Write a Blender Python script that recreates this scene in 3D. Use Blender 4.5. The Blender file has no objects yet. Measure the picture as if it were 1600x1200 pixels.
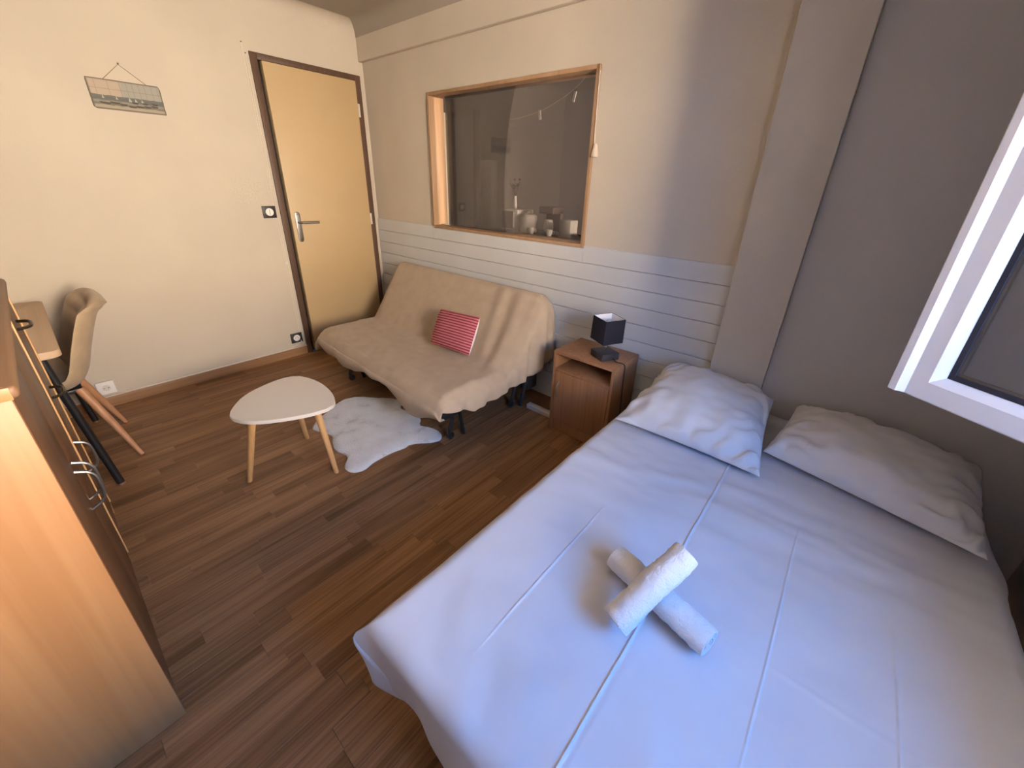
import bpy, bmesh, math, random
import numpy as np
from mathutils import Vector, Matrix, noise
random.seed(7)
PI = math.pi
scene = bpy.context.scene
COL = scene.collection

# ------------------------------------------------------------------ camera
FPX, PCX, PCY = 622.454, 806.82, 565.42
RW = ((0.7634060274, 0.6451892754, 0.0306926087),
      (0.2850040310, -0.2938213720, -0.9123824328),
      (-0.5796412163, 0.7052657657, -0.4081865506))
CAM = (3.329, -2.067, 1.36)
cd = bpy.data.cameras.new('camera'); co = bpy.data.objects.new('camera', cd); COL.objects.link(co)
cd.sensor_fit = 'HORIZONTAL'; cd.sensor_width = 36.0; cd.lens = FPX / 1600 * 36
cd.shift_x = (800 - PCX) / 1600; cd.shift_y = (PCY - 600) / 1600
cd.clip_start = 0.02
m = Matrix.Identity(4)
for i in range(3):
    m[i][0] = RW[0][i]; m[i][1] = -RW[1][i]; m[i][2] = -RW[2][i]; m[i][3] = CAM[i]
co.matrix_world = m
scene.camera = co

# ------------------------------------------------------------------ light
scene.view_settings.view_transform = 'Standard'
scene.view_settings.look = 'None'
scene.view_settings.gamma = 1.0
scene.view_settings.use_curve_mapping = False
scene.view_settings.exposure = 0.0
w = bpy.data.worlds.new('sky'); scene.world = w; w.use_nodes = True
bg = w.node_tree.nodes['Background']
bg.inputs[0].default_value = (0.06, 0.35, 1.0, 1); bg.inputs[1].default_value = 37.0

def area(name, loc, target, sx, sy, power, col, portal=False):
    l = bpy.data.lights.new(name, 'AREA'); l.shape = 'RECTANGLE'; l.size = sx; l.size_y = sy
    l.energy = power; l.color = col
    if portal: l.cycles.is_portal = True
    o = bpy.data.objects.new(name, l); COL.objects.link(o); o.location = loc
    d = (Vector(target) - Vector(loc)).normalized()
    o.rotation_euler = d.to_track_quat('-Z', 'Y').to_euler()
    return o
# the window bay (right wall) and an unseen opening added to daylight the kitchen
WX = 4.12; WT = 0.36
WY0, WY1, WZ0, WZ1 = -1.98, -1.14, 0.89, 2.14
KY0, KY1 = 0.75, 1.75
area('sunlit_facade_light', (9.0, 0.10, 0.0), (4.0, 0.10, 0.0), 10.8, 6.8, 18300, (1.0, 0.80, 0.57))
area('window_portal', (WX + WT + 0.02, (WY0 + WY1) / 2, (WZ0 + WZ1) / 2), (0, (WY0 + WY1) / 2, (WZ0 + WZ1) / 2), WY1 - WY0, WZ1 - WZ0, 1, (1, 1, 1), True)
area('kitchen_opening_portal', (WX + WT + 0.02, (KY0 + KY1) / 2, 1.6), (0, (KY0 + KY1) / 2, 1.6), KY1 - KY0, 0.9, 1, (1, 1, 1), True)

# ------------------------------------------------------------------ materials
MATS = {}
def lin(r, g, b):
    f = lambda c: (c / 255 / 12.92) if c / 255 <= 0.04045 else ((c / 255 + 0.055) / 1.055) ** 2.4
    return (f(r), f(g), f(b), 1)
def nodes(name):
    mt = bpy.data.materials.new(name); mt.use_nodes = True
    nt = mt.node_tree; b = nt.nodes['Principled BSDF']
    MATS[name] = mt
    return mt, nt, b
def N(nt, t, **kw):
    n = nt.nodes.new(t)
    for k, v in kw.items(): setattr(n, k, v)
    return n
def coords(nt, scale, kind='Object', rnd=False):
    tc = N(nt, 'ShaderNodeTexCoord'); mp = N(nt, 'ShaderNodeMapping')
    mp.inputs['Scale'].default_value = scale
    nt.links.new(tc.outputs[kind], mp.inputs[0])
    if rnd:
        oi = N(nt, 'ShaderNodeObjectInfo'); mu = N(nt, 'ShaderNodeMath', operation='MULTIPLY'); mu.inputs[1].default_value = 37.0
        nt.links.new(oi.outputs['Random'], mu.inputs[0])
        nt.links.new(mu.outputs[0], mp.inputs['Location'])
    return mp.outputs[0]
def ramp(nt, fac, stops):
    r = N(nt, 'ShaderNodeValToRGB'); nt.links.new(fac, r.inputs[0])
    e = r.color_ramp.elements
    e[0].position, e[0].color = stops[0]; e[1].position, e[1].color = stops[-1]
    for p_, c_ in stops[1:-1]:
        x = e.new(p_); x.color = c_
    return r.outputs[0]
def bump(nt, b, h, strength, dist=0.002):
    bp = N(nt, 'ShaderNodeBump'); bp.inputs['Strength'].default_value = strength; bp.inputs['Distance'].default_value = dist
    nt.links.new(h, bp.inputs['Height']); nt.links.new(bp.outputs[0], b.inputs['Normal'])
def mul(c, k): return (c[0] * k, c[1] * k, c[2] * k, 1)
def paint(name, col, rough=0.7, nscale=140, bstr=0.25, var=0.04, bdist=0.002):
    mt, nt, b = nodes(name)
    v = coords(nt, (1, 1, 1))
    n1 = N(nt, 'ShaderNodeTexNoise'); n1.inputs['Scale'].default_value = 2.2; n1.inputs['Detail'].default_value = 4
    nt.links.new(v, n1.inputs[0])
    nt.links.new(ramp(nt, n1.outputs[0], [(0.3, mul(col, 1 - var)), (0.7, mul(col, 1 + var))]), b.inputs['Base Color'])
    n2 = N(nt, 'ShaderNodeTexNoise'); n2.inputs['Scale'].default_value = nscale; n2.inputs['Detail'].default_value = 3
    nt.links.new(v, n2.inputs[0])
    bump(nt, b, n2.outputs[0], bstr, bdist)
    b.inputs['Roughness'].default_value = rough
    return mt
def plain(name, col, rough=0.5, metal=0.0, spec=0.5):
    mt, nt, b = nodes(name)
    b.inputs['Base Color'].default_value = col; b.inputs['Roughness'].default_value = rough
    b.inputs['Metallic'].default_value = metal; b.inputs['Specular IOR Level'].default_value = spec
    v = coords(nt, (1, 1, 1)); n2 = N(nt, 'ShaderNodeTexNoise'); n2.inputs['Scale'].default_value = 260
    nt.links.new(v, n2.inputs[0]); bump(nt, b, n2.outputs[0], 0.04, 0.001)
    return mt
def wood(name, c1, c2, axis='z', fine=90, rough=0.45, rnd=False, rvar=0.0, spec=0.4, mid=0.5):
    mt, nt, b = nodes(name)
    s = {'x': (1.2, fine, fine), 'y': (fine, 1.6, fine), 'z': (fine, fine, 1.2)}[axis]
    s2 = {'x': (0.7, 9, 9), 'y': (11, 0.9, 11), 'z': (9, 9, 0.7)}[axis]
    n1 = N(nt, 'ShaderNodeTexNoise'); n1.inputs['Scale'].default_value = 1.0; n1.inputs['Detail'].default_value = 5
    nt.links.new(coords(nt, s, rnd=rnd), n1.inputs[0])
    n2 = N(nt, 'ShaderNodeTexNoise'); n2.inputs['Scale'].default_value = 1.0; n2.inputs['Detail'].default_value = 3; n2.inputs['Distortion'].default_value = 0.8
    nt.links.new(coords(nt, s2, rnd=rnd), n2.inputs[0])
    ad = N(nt, 'ShaderNodeMath', operation='MULTIPLY_ADD'); ad.inputs[1].default_value = 0.45
    nt.links.new(n1.outputs[0], ad.inputs[0])
    m2 = N(nt, 'ShaderNodeMath', operation='MULTIPLY'); m2.inputs[1].default_value = 0.55
    nt.links.new(n2.outputs[0], m2.inputs[0]); nt.links.new(m2.outputs[0], ad.inputs[2])
    c = ramp(nt, ad.outputs[0], [(0.36, c1), (0.64, c2)])
    if rnd and rvar:
        oi = N(nt, 'ShaderNodeObjectInfo')
        mr = N(nt, 'ShaderNodeMapRange'); mr.inputs[3].default_value = 1 - rvar; mr.inputs[4].default_value = 1 + rvar
        nt.links.new(oi.outputs['Random'], mr.inputs[0])
        hs = N(nt, 'ShaderNodeHueSaturation'); nt.links.new(c, hs.inputs['Color']); nt.links.new(mr.outputs[0], hs.inputs['Value'])
        c = hs.outputs[0]
    nt.links.new(c, b.inputs['Base Color'])
    bump(nt, b, ad.outputs[0], 0.12, 0.001)
    b.inputs['Roughness'].default_value = rough; b.inputs['Specular IOR Level'].default_value = spec
    return mt
def fabric(name, col, scale=900, bstr=0.3, var=0.05, rough=0.95, sheen=0.15, bdist=0.001):
    mt, nt, b = nodes(name)
    v = coords(nt, (1, 1, 1))
    n1 = N(nt, 'ShaderNodeTexNoise'); n1.inputs['Scale'].default_value = 14; n1.inputs['Detail'].default_value = 6
    nt.links.new(v, n1.inputs[0])
    nt.links.new(ramp(nt, n1.outputs[0], [(0.3, mul(col, 1 - var)), (0.7, mul(col, 1 + var))]), b.inputs['Base Color'])
    n2 = N(nt, 'ShaderNodeTexNoise'); n2.inputs['Scale'].default_value = scale
    nt.links.new(v, n2.inputs[0]); bump(nt, b, n2.outputs[0], bstr, bdist)
    b.inputs['Roughness'].default_value = rough; b.inputs['Specular IOR Level'].default_value = 0.2
    b.inputs['Sheen Weight'].default_value = sheen
    return mt
def glass(name, tint=(1, 1, 1, 1), haze=0.0, hazecol=(.6, .6, .6, 1), refl=1.0):
    mt = bpy.data.materials.new(name); mt.use_nodes = True; nt = mt.node_tree; MATS[name] = mt
    nt.nodes.clear()
    out = N(nt, 'ShaderNodeOutputMaterial'); tr = N(nt, 'ShaderNodeBsdfTransparent'); tr.inputs[0].default_value = tint
    gl = N(nt, 'ShaderNodeBsdfGlossy'); gl.inputs['Roughness'].default_value = 0.01
    fr = N(nt, 'ShaderNodeFresnel'); fr.inputs[0].default_value = 1.5
    mu = N(nt, 'ShaderNodeMath', operation='MULTIPLY'); mu.inputs[1].default_value = refl
    nt.links.new(fr.outputs[0], mu.inputs[0])
    mx = N(nt, 'ShaderNodeMixShader'); nt.links.new(mu.outputs[0], mx.inputs[0])
    nt.links.new(tr.outputs[0], mx.inputs[1]); nt.links.new(gl.outputs[0], mx.inputs[2])
    last = mx.outputs[0]
    if haze:
        df = N(nt, 'ShaderNodeBsdfDiffuse'); df.inputs[0].default_value = hazecol
        m2 = N(nt, 'ShaderNodeMixShader')
        tx = N(nt, 'ShaderNodeTexNoise'); tx.inputs['Scale'].default_value = 3.0
        mr = N(nt, 'ShaderNodeMapRange'); mr.inputs[3].default_value = haze * 0.8; mr.inputs[4].default_value = haze * 1.2
        nt.links.new(coords(nt, (1, 1, 1)), tx.inputs[0]); nt.links.new(tx.outputs[0], mr.inputs[0])
        nt.links.new(mr.outputs[0], m2.inputs[0]); nt.links.new(last, m2.inputs[1]); nt.links.new(df.outputs[0], m2.inputs[2])
        last = m2.outputs[0]
    nt.links.new(last, out.inputs[0])
    return mt

M_WALL = paint('white_wall_paint', (0.52, 0.455, 0.37, 1), 0.75, 110, 0.35, 0.05, 0.003)
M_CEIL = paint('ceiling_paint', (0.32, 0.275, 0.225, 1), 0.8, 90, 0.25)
M_GREY = paint('grey_wall_paint', (0.46, 0.45, 0.465, 1), 0.75, 130, 0.35)
M_PILLAR = paint('pillar_paint', (0.50, 0.475, 0.455, 1), 0.75, 130, 0.35)
M_WAINS = paint('wainscot_paint', (0.54, 0.54, 0.54, 1), 0.6, 160, 0.2, 0.05)
M_DOOR = paint('cream_door_lacquer', (0.48, 0.345, 0.185, 1), 0.45, 60, 0.05, 0.03)
M_DFRAME = wood('dark_brown_frame', (0.075, 0.040, 0.025, 1), (0.11, 0.062, 0.040, 1), 'z', 60, 0.5)
M_PLANK = wood('oak_laminate', (0.135, 0.060, 0.023, 1), (0.325, 0.168, 0.078, 1), 'y', 120, 0.46, True, 0.10, 0.35)
M_SUB = plain('floor_joint', (0.07, 0.035, 0.018, 1), 0.8)
M_BASEB = wood('skirting_oak', (0.24, 0.12, 0.055, 1), (0.36, 0.20, 0.10, 1), 'y', 90, 0.45)
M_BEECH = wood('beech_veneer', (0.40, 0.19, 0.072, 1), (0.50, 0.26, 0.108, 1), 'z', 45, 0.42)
M_BEECH_SHADE = wood('beech_shaded', (0.115, 0.052, 0.023, 1), (0.155, 0.074, 0.034, 1), 'z', 45, 0.4)  # darker copy of the beech, shade of the bounce-lit fronts put into the colour
M_NIGHT = wood('nightstand_veneer', (0.24, 0.11, 0.05, 1), (0.34, 0.17, 0.085, 1), 'z', 70, 0.45)
M_PINE = wood('pine_lining', (0.30, 0.175, 0.095, 1), (0.40, 0.25, 0.145, 1), 'z', 60, 0.5)
M_LEG = wood('beech_leg', (0.50, 0.27, 0.10, 1), (0.66, 0.40, 0.18, 1), 'z', 50, 0.45)
M_CHLEG = wood('chair_leg_wood', (0.40, 0.19, 0.09, 1), (0.52, 0.27, 0.14, 1), 'z', 50, 0.45)
M_DESK = wood('desk_top_wood', (0.47, 0.32, 0.20, 1), (0.56, 0.40, 0.26, 1), 'x', 60, 0.5)
M_WHITE = plain('white_lacquer', (0.62, 0.57, 0.51, 1), 0.35)
M_PVC = plain('white_pvc', (0.85, 0.84, 0.85, 1), 0.28)
M_BLACK = plain('black_metal', (0.012, 0.012, 0.013, 1), 0.4)
M_BLKPL = plain('black_plastic', (0.018, 0.014, 0.012, 1), 0.45)
M_GASKET = plain('rubber_gasket', (0.02, 0.022, 0.035, 1), 0.6)
M_STEEL = plain('brushed_steel', (0.30, 0.28, 0.26, 1), 0.42, 1.0)
M_CHROME = plain('chrome', (0.8, 0.8, 0.8, 1), 0.12, 1.0)
M_BRONZE = plain('dark_handle', (0.10, 0.085, 0.065, 1), 0.35, 0.9)
M_SILVER = plain('silver_handle', (0.30, 0.29, 0.28, 1), 0.35, 0.95)
M_COPPER = plain('foot_glide', (0.55, 0.35, 0.26, 1), 0.3, 0.9)
M_SOCKETW = plain('white_insert', (0.78, 0.74, 0.70, 1), 0.4)
M_CABLE = plain('white_cable', (0.66, 0.60, 0.52, 1), 0.5)
M_HOLE = plain('socket_hole', (0.05, 0.04, 0.035, 1), 0.7)
M_SHEET = fabric('white_sheet', (0.52, 0.53, 0.60, 1), 1200, 0.12, 0.015, 0.85, 0.05)
M_PILLOW = fabric('white_pillowcase', (0.56, 0.56, 0.60, 1), 1200, 0.12, 0.015, 0.85, 0.05)
M_TOWEL = fabric('terry_towel', (0.64, 0.63, 0.65, 1), 240, 0.9, 0.03, 1.0, 0.3, 0.003)
M_SOFA = fabric('beige_sofa_cover', (0.42, 0.325, 0.235, 1), 700, 0.35, 0.06, 0.95, 0.1)
M_SOFADARK = fabric('dark_sofa_underside', (0.03, 0.022, 0.02, 1), 500, 0.3)
M_MATT = fabric('mattress_ticking', (0.60, 0.57, 0.55, 1), 600, 0.3)
M_NAVY = fabric('navy_base_fabric', (0.02, 0.02, 0.035, 1), 600, 0.3)
M_CHAIR = fabric('beige_chair_fabric', (0.42, 0.31, 0.20, 1), 500, 0.4, 0.08)
M_SHADE = fabric('grey_navy_shade', (0.020, 0.020, 0.030, 1), 900, 0.4, 0.05, 0.9, 0.0)
M_SHADEIN = plain('shade_lining', (0.80, 0.80, 0.83, 1), 0.6)
M_LAMPB = plain('charcoal_base', (0.030, 0.030, 0.036, 1), 0.5)
M_WHITEFAB = fabric('white_cotton', (0.80, 0.74, 0.70, 1), 900, 0.2)
M_GLASS = glass('clear_glass', (0.93, 0.95, 0.95, 1), 0.07, (0.55, 0.55, 0.55, 1), 1.2)
M_PANE = glass('hazy_interior_glass', (0.85, 0.83, 0.83, 1), 0.05, (0.40, 0.37, 0.37, 1), 0.9)

def stripe_mat():
    mt, nt, b = nodes('red_striped_cotton')
    tc = N(nt, 'ShaderNodeTexCoord'); sp = N(nt, 'ShaderNodeSeparateXYZ'); nt.links.new(tc.outputs['UV'], sp.inputs[0])
    a = N(nt, 'ShaderNodeMath', operation='MULTIPLY'); a.inputs[1].default_value = 14.5; nt.links.new(sp.outputs[1], a.inputs[0])
    fr = N(nt, 'ShaderNodeMath', operation='FRACT'); nt.links.new(a.outputs[0], fr.inputs[0])
    # fine diagonal weave inside the pink band
    d = N(nt, 'ShaderNodeMath', operation='MULTIPLY_ADD'); d.inputs[1].default_value = 42.0
    nt.links.new(sp.outputs[0], d.inputs[0])
    d2 = N(nt, 'ShaderNodeMath', operation='MULTIPLY'); d2.inputs[1].default_value = 40.0; nt.links.new(sp.outputs[1], d2.inputs[0])
    nt.links.new(d2.outputs[0], d.inputs[2])
    f2 = N(nt, 'ShaderNodeMath', operation='FRACT'); nt.links.new(d.outputs[0], f2.inputs[0])
    pk = ramp(nt, f2.outputs[0], [(0.25, (0.42, 0.075, 0.10, 1)), (0.7, (0.56, 0.20, 0.22, 1))])
    st = N(nt, 'ShaderNodeMath', operation='GREATER_THAN'); st.inputs[1].default_value = 0.64; nt.links.new(fr.outputs[0], st.inputs[0])
    mx = N(nt, 'ShaderNodeMix', data_type='RGBA'); nt.links.new(st.outputs[0], mx.inputs[0])
    nt.links.new(pk, mx.inputs[6]); mx.inputs[7].default_value = (0.14, 0.006, 0.016, 1)
    nt.links.new(mx.outputs[2], b.inputs['Base Color']); b.inputs['Roughness'].default_value = 0.9
    return mt
M_STRIPE = stripe_mat()

def rug_mat():
    mt, nt, b = nodes('white_faux_fur')
    v = coords(nt, (1, 1, 1))
    n1 = N(nt, 'ShaderNodeTexNoise'); n1.inputs['Scale'].default_value = 11; n1.inputs['Detail'].default_value = 6
    nt.links.new(v, n1.inputs[0])
    nt.links.new(ramp(nt, n1.outputs[0], [(0.27, (0.50, 0.45, 0.41, 1)), (0.42, (0.74, 0.71, 0.68, 1)), (0.7, (0.82, 0.80, 0.78, 1))]), b.inputs['Base Color'])
    n2 = N(nt, 'ShaderNodeTexNoise'); n2.inputs['Scale'].default_value = 150; n2.inputs['Detail'].default_value = 4
    nt.links.new(v, n2.inputs[0]); bump(nt, b, n2.outputs[0], 1.0, 0.010)
    b.inputs['Roughness'].default_value = 1.0; b.inputs['Sheen Weight'].default_value = 0.3
    return mt
M_RUG = rug_mat()

def picture_mat():
    mt, nt, b = nodes('vintage_harbour_print')
    tc = N(nt, 'ShaderNodeTexCoord'); sp = N(nt, 'ShaderNodeSeparateXYZ'); nt.links.new(tc.outputs['UV'], sp.inputs[0])
    n1 = N(nt, 'ShaderNodeTexNoise'); n1.inputs['Scale'].default_value = 9; n1.inputs['Detail'].default_value = 5
    nt.links.new(tc.outputs['UV'], n1.inputs[0])
    # sky: pinkish on the left, grey green on the right
    sky = ramp(nt, sp.outputs[0], [(0.40, (0.40, 0.315, 0.245, 1)), (0.46, (0.30, 0.285, 0.245, 1))])
    wob = N(nt, 'ShaderNodeMath', operation='MULTIPLY_ADD'); wob.inputs[1].default_value = 0.10; nt.links.new(n1.outputs[0], wob.inputs[0]); nt.links.new(sp.outputs[1], wob.inputs[2])
    sea = ramp(nt, wob.outputs[0], [(0.17, (0.33, 0.28, 0.21, 1)), (0.22, (0.12, 0.115, 0.095, 1)), (0.30, (0.25, 0.23, 0.19, 1)), (0.38, (0.105, 0.11, 0.10, 1)), (0.50, (0.125, 0.125, 0.115, 1))])
    isea = N(nt, 'ShaderNodeMath', operation='LESS_THAN'); isea.inputs[1].default_value = 0.52; nt.links.new(wob.outputs[0], isea.inputs[0])
    mx = N(nt, 'ShaderNodeMix', data_type='RGBA'); nt.links.new(isea.outputs[0], mx.inputs[0]); nt.links.new(sky, mx.inputs[6]); nt.links.new(sea, mx.inputs[7])
    last = mx.outputs[2]
    def line(val, pos, wd, extra=None):
        nonlocal last
        c = N(nt, 'ShaderNodeMath', operation='COMPARE'); c.inputs[1].default_value = pos; c.inputs[2].default_value = wd
        nt.links.new(val, c.inputs[0])
        g = N(nt, 'ShaderNodeMath', operation='GREATER_THAN'); g.inputs[1].default_value = 0.47; nt.links.new(sp.outputs[1], g.inputs[0])
        mm = N(nt, 'ShaderNodeMath', operation='MULTIPLY'); nt.links.new(c.outputs[0], mm.inputs[0]); nt.links.new(g.outputs[0], mm.inputs[1])
        m2 = N(nt, 'ShaderNodeMath', operation='MULTIPLY'); m2.inputs[1].default_value = 0.38; nt.links.new(mm.outputs[0], m2.inputs[0])
        x = N(nt, 'ShaderNodeMix', data_type='RGBA'); nt.links.new(m2.outputs[0], x.inputs[0]); nt.links.new(last, x.inputs[6]); x.inputs[7].default_value = (0.12, 0.10, 0.08, 1)
        last = x.outputs[2]
    for u_ in (0.10, 0.27, 0.43, 0.52, 0.60, 0.69, 0.77, 0.87, 0.95): line(sp.outputs[0], u_, 0.004)
    line(sp.outputs[1], 0.68, 0.010)
    # worn dark border
    ed = N(nt, 'ShaderNodeMath', operation='PINGPONG'); ed.inputs[1].default_value = 0.5; nt.links.new(sp.outputs[0], ed.inputs[0])
    ed2 = N(nt, 'ShaderNodeMath', operation='PINGPONG'); ed2.inputs[1].default_value = 0.5; nt.links.new(sp.outputs[1], ed2.inputs[0])
    e2 = N(nt, 'ShaderNodeMath', operation='MULTIPLY'); e2.inputs[1].default_value = 0.5; nt.links.new(ed2.outputs[0], e2.inputs[0])
    mn = N(nt, 'ShaderNodeMath', operation='MINIMUM'); nt.links.new(ed.outputs[0], mn.inputs[0]); nt.links.new(e2.outputs[0], mn.inputs[1])
    rb = ramp(nt, mn.outputs[0], [(0.008, (1, 1, 1, 1)), (0.030, (0, 0, 0, 1))])
    x = N(nt, 'ShaderNodeMix', data_type='RGBA'); nt.links.new(rb, x.inputs[0]); nt.links.new(last, x.inputs[6]); x.inputs[7].default_value = (0.12, 0.095, 0.07, 1)
    nt.links.new(x.outputs[2], b.inputs['Base Color']); b.inputs['Roughness'].default_value = 0.7
    return mt
M_PRINT = picture_mat()

# ------------------------------------------------------------------ mesh helpers
ORG = {}
class MB:
    def __init__(s): s.bm = bmesh.new(); s.uv = None
    def box(s, x0, x1, y0, y1, z0, z1, bev=0.0, seg=2, rot=None, piv=None):
        t = bmesh.new(); bmesh.ops.create_cube(t, size=1)
        for v in t.verts:
            v.co = Vector(((v.co.x + .5) * (x1 - x0) + x0, (v.co.y + .5) * (y1 - y0) + y0, (v.co.z + .5) * (z1 - z0) + z0))
        if bev: bmesh.ops.bevel(t, geom=t.edges[:], offset=bev, segments=seg, affect='EDGES', profile=0.5)
        s._take(t, rot, piv); return s
    def _take(s, t, rot=None, piv=None):
        if rot is not None:
            pv = Vector(piv if piv is not None else (0, 0, 0))
            for v in t.verts: v.co = rot @ (v.co - pv) + pv
        mp = {}
        for v in t.verts: mp[v] = s.bm.verts.new(v.co)
        for f in t.faces:
            try: s.bm.faces.new([mp[v] for v in f.verts])
            except ValueError: pass
        t.free()
    def tube(s, path, r, n=10, caps=True, closed=False):
        P = [Vector(p) for p in path]; rs = r if isinstance(r, (list, tuple)) else [r] * len(P)
        rings = []; prev = None
        for i, p in enumerate(P):
            if closed: t = P[(i + 1) % len(P)] - P[i - 1]
            else: t = (P[min(i + 1, len(P) - 1)] - P[max(i - 1, 0)])
            t.normalize()
            if prev is None:
                a = Vector((0, 0, 1)) if abs(t.z) < 0.9 else Vector((1, 0, 0))
                u = t.cross(a).normalized()
            else:
                u = (prev - t * prev.dot(t)).normalized()
            prev = u; v_ = t.cross(u)
            rings.append([s.bm.verts.new(p + (u * math.cos(2 * PI * k / n) + v_ * math.sin(2 * PI * k / n)) * rs[i]) for k in range(n)])
        m_ = len(rings)
        for i in range(m_ if closed else m_ - 1):
            A, B = rings[i], rings[(i + 1) % m_]
            for k in range(n): s.bm.faces.new((A[k], A[(k + 1) % n], B[(k + 1) % n], B[k]))
        if caps and not closed:
            s.bm.faces.new(rings[0][::-1]); s.bm.faces.new(rings[-1])
        return s
    def lathe(s, c, prof, n=24, axis='z'):
        rings = []
        for r, h in prof:
            ring = []
            for k in range(n):
                a = 2 * PI * k / n; q = (r * math.cos(a), r * math.sin(a))
                if axis == 'z': o = (q[0], q[1], h)
                elif axis == 'x': o = (h, q[0], q[1])
                else: o = (q[0], h, q[1])
                ring.append(s.bm.verts.new(Vector(c) + Vector(o)))
            rings.append(ring)
        for A, B in zip(rings, rings[1:]):
            for k in range(n): s.bm.faces.new((A[k], A[(k + 1) % n], B[(k + 1) % n], B[k]))
        s.bm.faces.new(rings[0][::-1]); s.bm.faces.new(rings[-1])
        return s
    def prism(s, poly, fn, d0, d1, bev=0):
        """poly of 2D points, fn(a,b,d)->3D, extruded between depth d0 and d1"""
        t = bmesh.new()
        A = [t.verts.new(fn(a, b, d0)) for a, b in poly]; B = [t.verts.new(fn(a, b, d1)) for a, b in poly]
        n = len(poly)
        t.faces.new(A[::-1]); t.faces.new(B)
        for k in range(n): t.faces.new((A[k], A[(k + 1) % n], B[(k + 1) % n], B[k]))
        if bev:
            es = [e for e in t.edges if (e.verts[0] in A and e.verts[1] in A) or (e.verts[0] in B and e.verts[1] in B)]
            bmesh.ops.bevel(t, geom=es, offset=bev, segments=2, affect='EDGES', profile=0.5)
        s._take(t); return s
    def grid(s, pts, uvs=None, closed_u=False):
        """pts[i][j] 3D"""
        V = [[s.bm.verts.new(p) for p in row] for row in pts]
        if uvs is not None and s.uv is None: s.uv = s.bm.loops.layers.uv.new('UVMap')
        ni, nj = len(V), len(V[0])
        for i in range(ni if closed_u else ni - 1):
            for j in range(nj - 1):
                i2 = (i + 1) % ni
                f = s.bm.faces.new((V[i][j], V[i2][j], V[i2][j + 1], V[i][j + 1]))
                if uvs is not None:
                    for l, (a, b) in zip(f.loops, ((i, j), (i2, j), (i2, j + 1), (i, j + 1))): l[s.uv].uv = uvs[a][b]
        return V
    def build(s, name, mat, parent=None, smooth=True, angle=35, norm=True):
        if norm: bmesh.ops.recalc_face_normals(s.bm, faces=s.bm.faces[:])
        org = Vector((0, 0, 0))
        if parent is not None: org = ORG[parent.name]
        if org.length: bmesh.ops.translate(s.bm, verts=s.bm.verts[:], vec=-org)
        me = bpy.data.meshes.new(name); s.bm.to_mesh(me); s.bm.free()
        if isinstance(mat, (list, tuple)):
            for x in mat: me.materials.append(x)
        else: me.materials.append(mat)
        if smooth:
            me.shade_smooth()
            if angle: me.set_sharp_from_angle(angle=math.radians(angle))
        o = bpy.data.objects.new(name, me); COL.objects.link(o)
        if parent is not None: o.parent = parent
        ORG[o.name] = org
        return o
def thing(name, loc, label, cat, group=None, kind=None):
    o = bpy.data.objects.new(name, None); COL.objects.link(o); o.location = loc
    o.empty_display_size = 0.05
    ORG[o.name] = Vector(loc); return tag(o, label, cat, group, kind)
def tag(o, label=None, cat=None, group=None, kind=None):
    if label: o['label'] = label
    if cat: o['category'] = cat
    if group: o['group'] = group
    if kind: o['kind'] = kind
    return o
def rebase(o, loc):
    """move a top-level mesh's origin to its base without moving it"""
    me = o.data; me.transform(Matrix.Translation(-Vector(loc))); o.location = loc; ORG[o.name] = Vector(loc); return o
def struct(name, mb, mat, label, cat, **kw):
    return tag(mb.build(name, mat, **kw), label, cat, kind='structure')
def nz(x, y, z=0.0): return noise.noise(Vector((x, y, z)))
def sm(a, b, x):
    t = max(0.0, min(1.0, (x - a) / (b - a))); return t * t * (3 - 2 * t)
def catmull(P, n=8, closed=False):
    out = []; m_ = len(P); P = [Vector(p) for p in P]
    rng = range(m_) if closed else range(m_ - 1)
    for i in rng:
        p0 = P[(i - 1) % m_] if closed or i > 0 else P[i]; p1 = P[i]; p2 = P[(i + 1) % m_]
        p3 = P[(i + 2) % m_] if closed or i + 2 < m_ else p2
        for k in range(n):
            t = k / n
            out.append(0.5 * ((2 * p1) + (p2 - p0) * t + (2 * p0 - 5 * p1 + 4 * p2 - p3) * t * t + (3 * p1 - p0 - 3 * p2 + p3) * t ** 3))
    if not closed: out.append(P[-1])
    return out

# ================================================================== the room shell
FY = -2.66           # wall behind the camera
CZ = 2.40            # ceiling
GY = -0.020          # face of the grey head wall
PX0, PX1 = 2.922, 3.159   # pillar
# floor slab + strips
fl = struct('floor', MB().box(-0.1, WX + 0.1, FY - 0.1, 0.06, -0.14, -0.010), M_SUB, 'oak laminate strip floor of the bedroom', 'floor', smooth=False)
lens = (0.30, 0.36, 0.42, 0.50, 0.58)
SW = 0.0635
strip_mesh = {}
for L in lens:
    mb = MB().box(-SW / 2 + 0.0003, SW / 2 - 0.0003, -L / 2 + 0.0003, L / 2 - 0.0003, -0.0098, 0.0, 0.0006, 1)
    o = mb.build('plank_source', M_PLANK, smooth=False); strip_mesh[L] = o.data
    bpy.data.objects.remove(o)
rest = MB()
row = 0; x = 0.004
while x + SW < WX:
    y = FY + 0.002 - random.random() * 0.3
    while y < -0.003:
        L = random.choice(lens)
        y0, y1 = y, y + L
        cx_, cy_ = x + SW / 2, (y0 + y1) / 2
        vis = (cx_ < 2.78 and y1 > -2.42)
        if cx_ > 1.62 and y1 < -2.2: vis = vis and cx_ > 2.2
        if y0 > FY and y1 < -0.002 and vis:
            o = bpy.data.objects.new('plank', strip_mesh[L]); COL.objects.link(o); o.location = (cx_, cy_, 0); o.parent = fl
        else:
            rest.box(x + .0003, x + SW - .0003, max(y0, FY) + .0003, min(y1, 0.0) - .0003, -0.0098, 0.0)
        y = y1
    x += SW; row += 1
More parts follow.
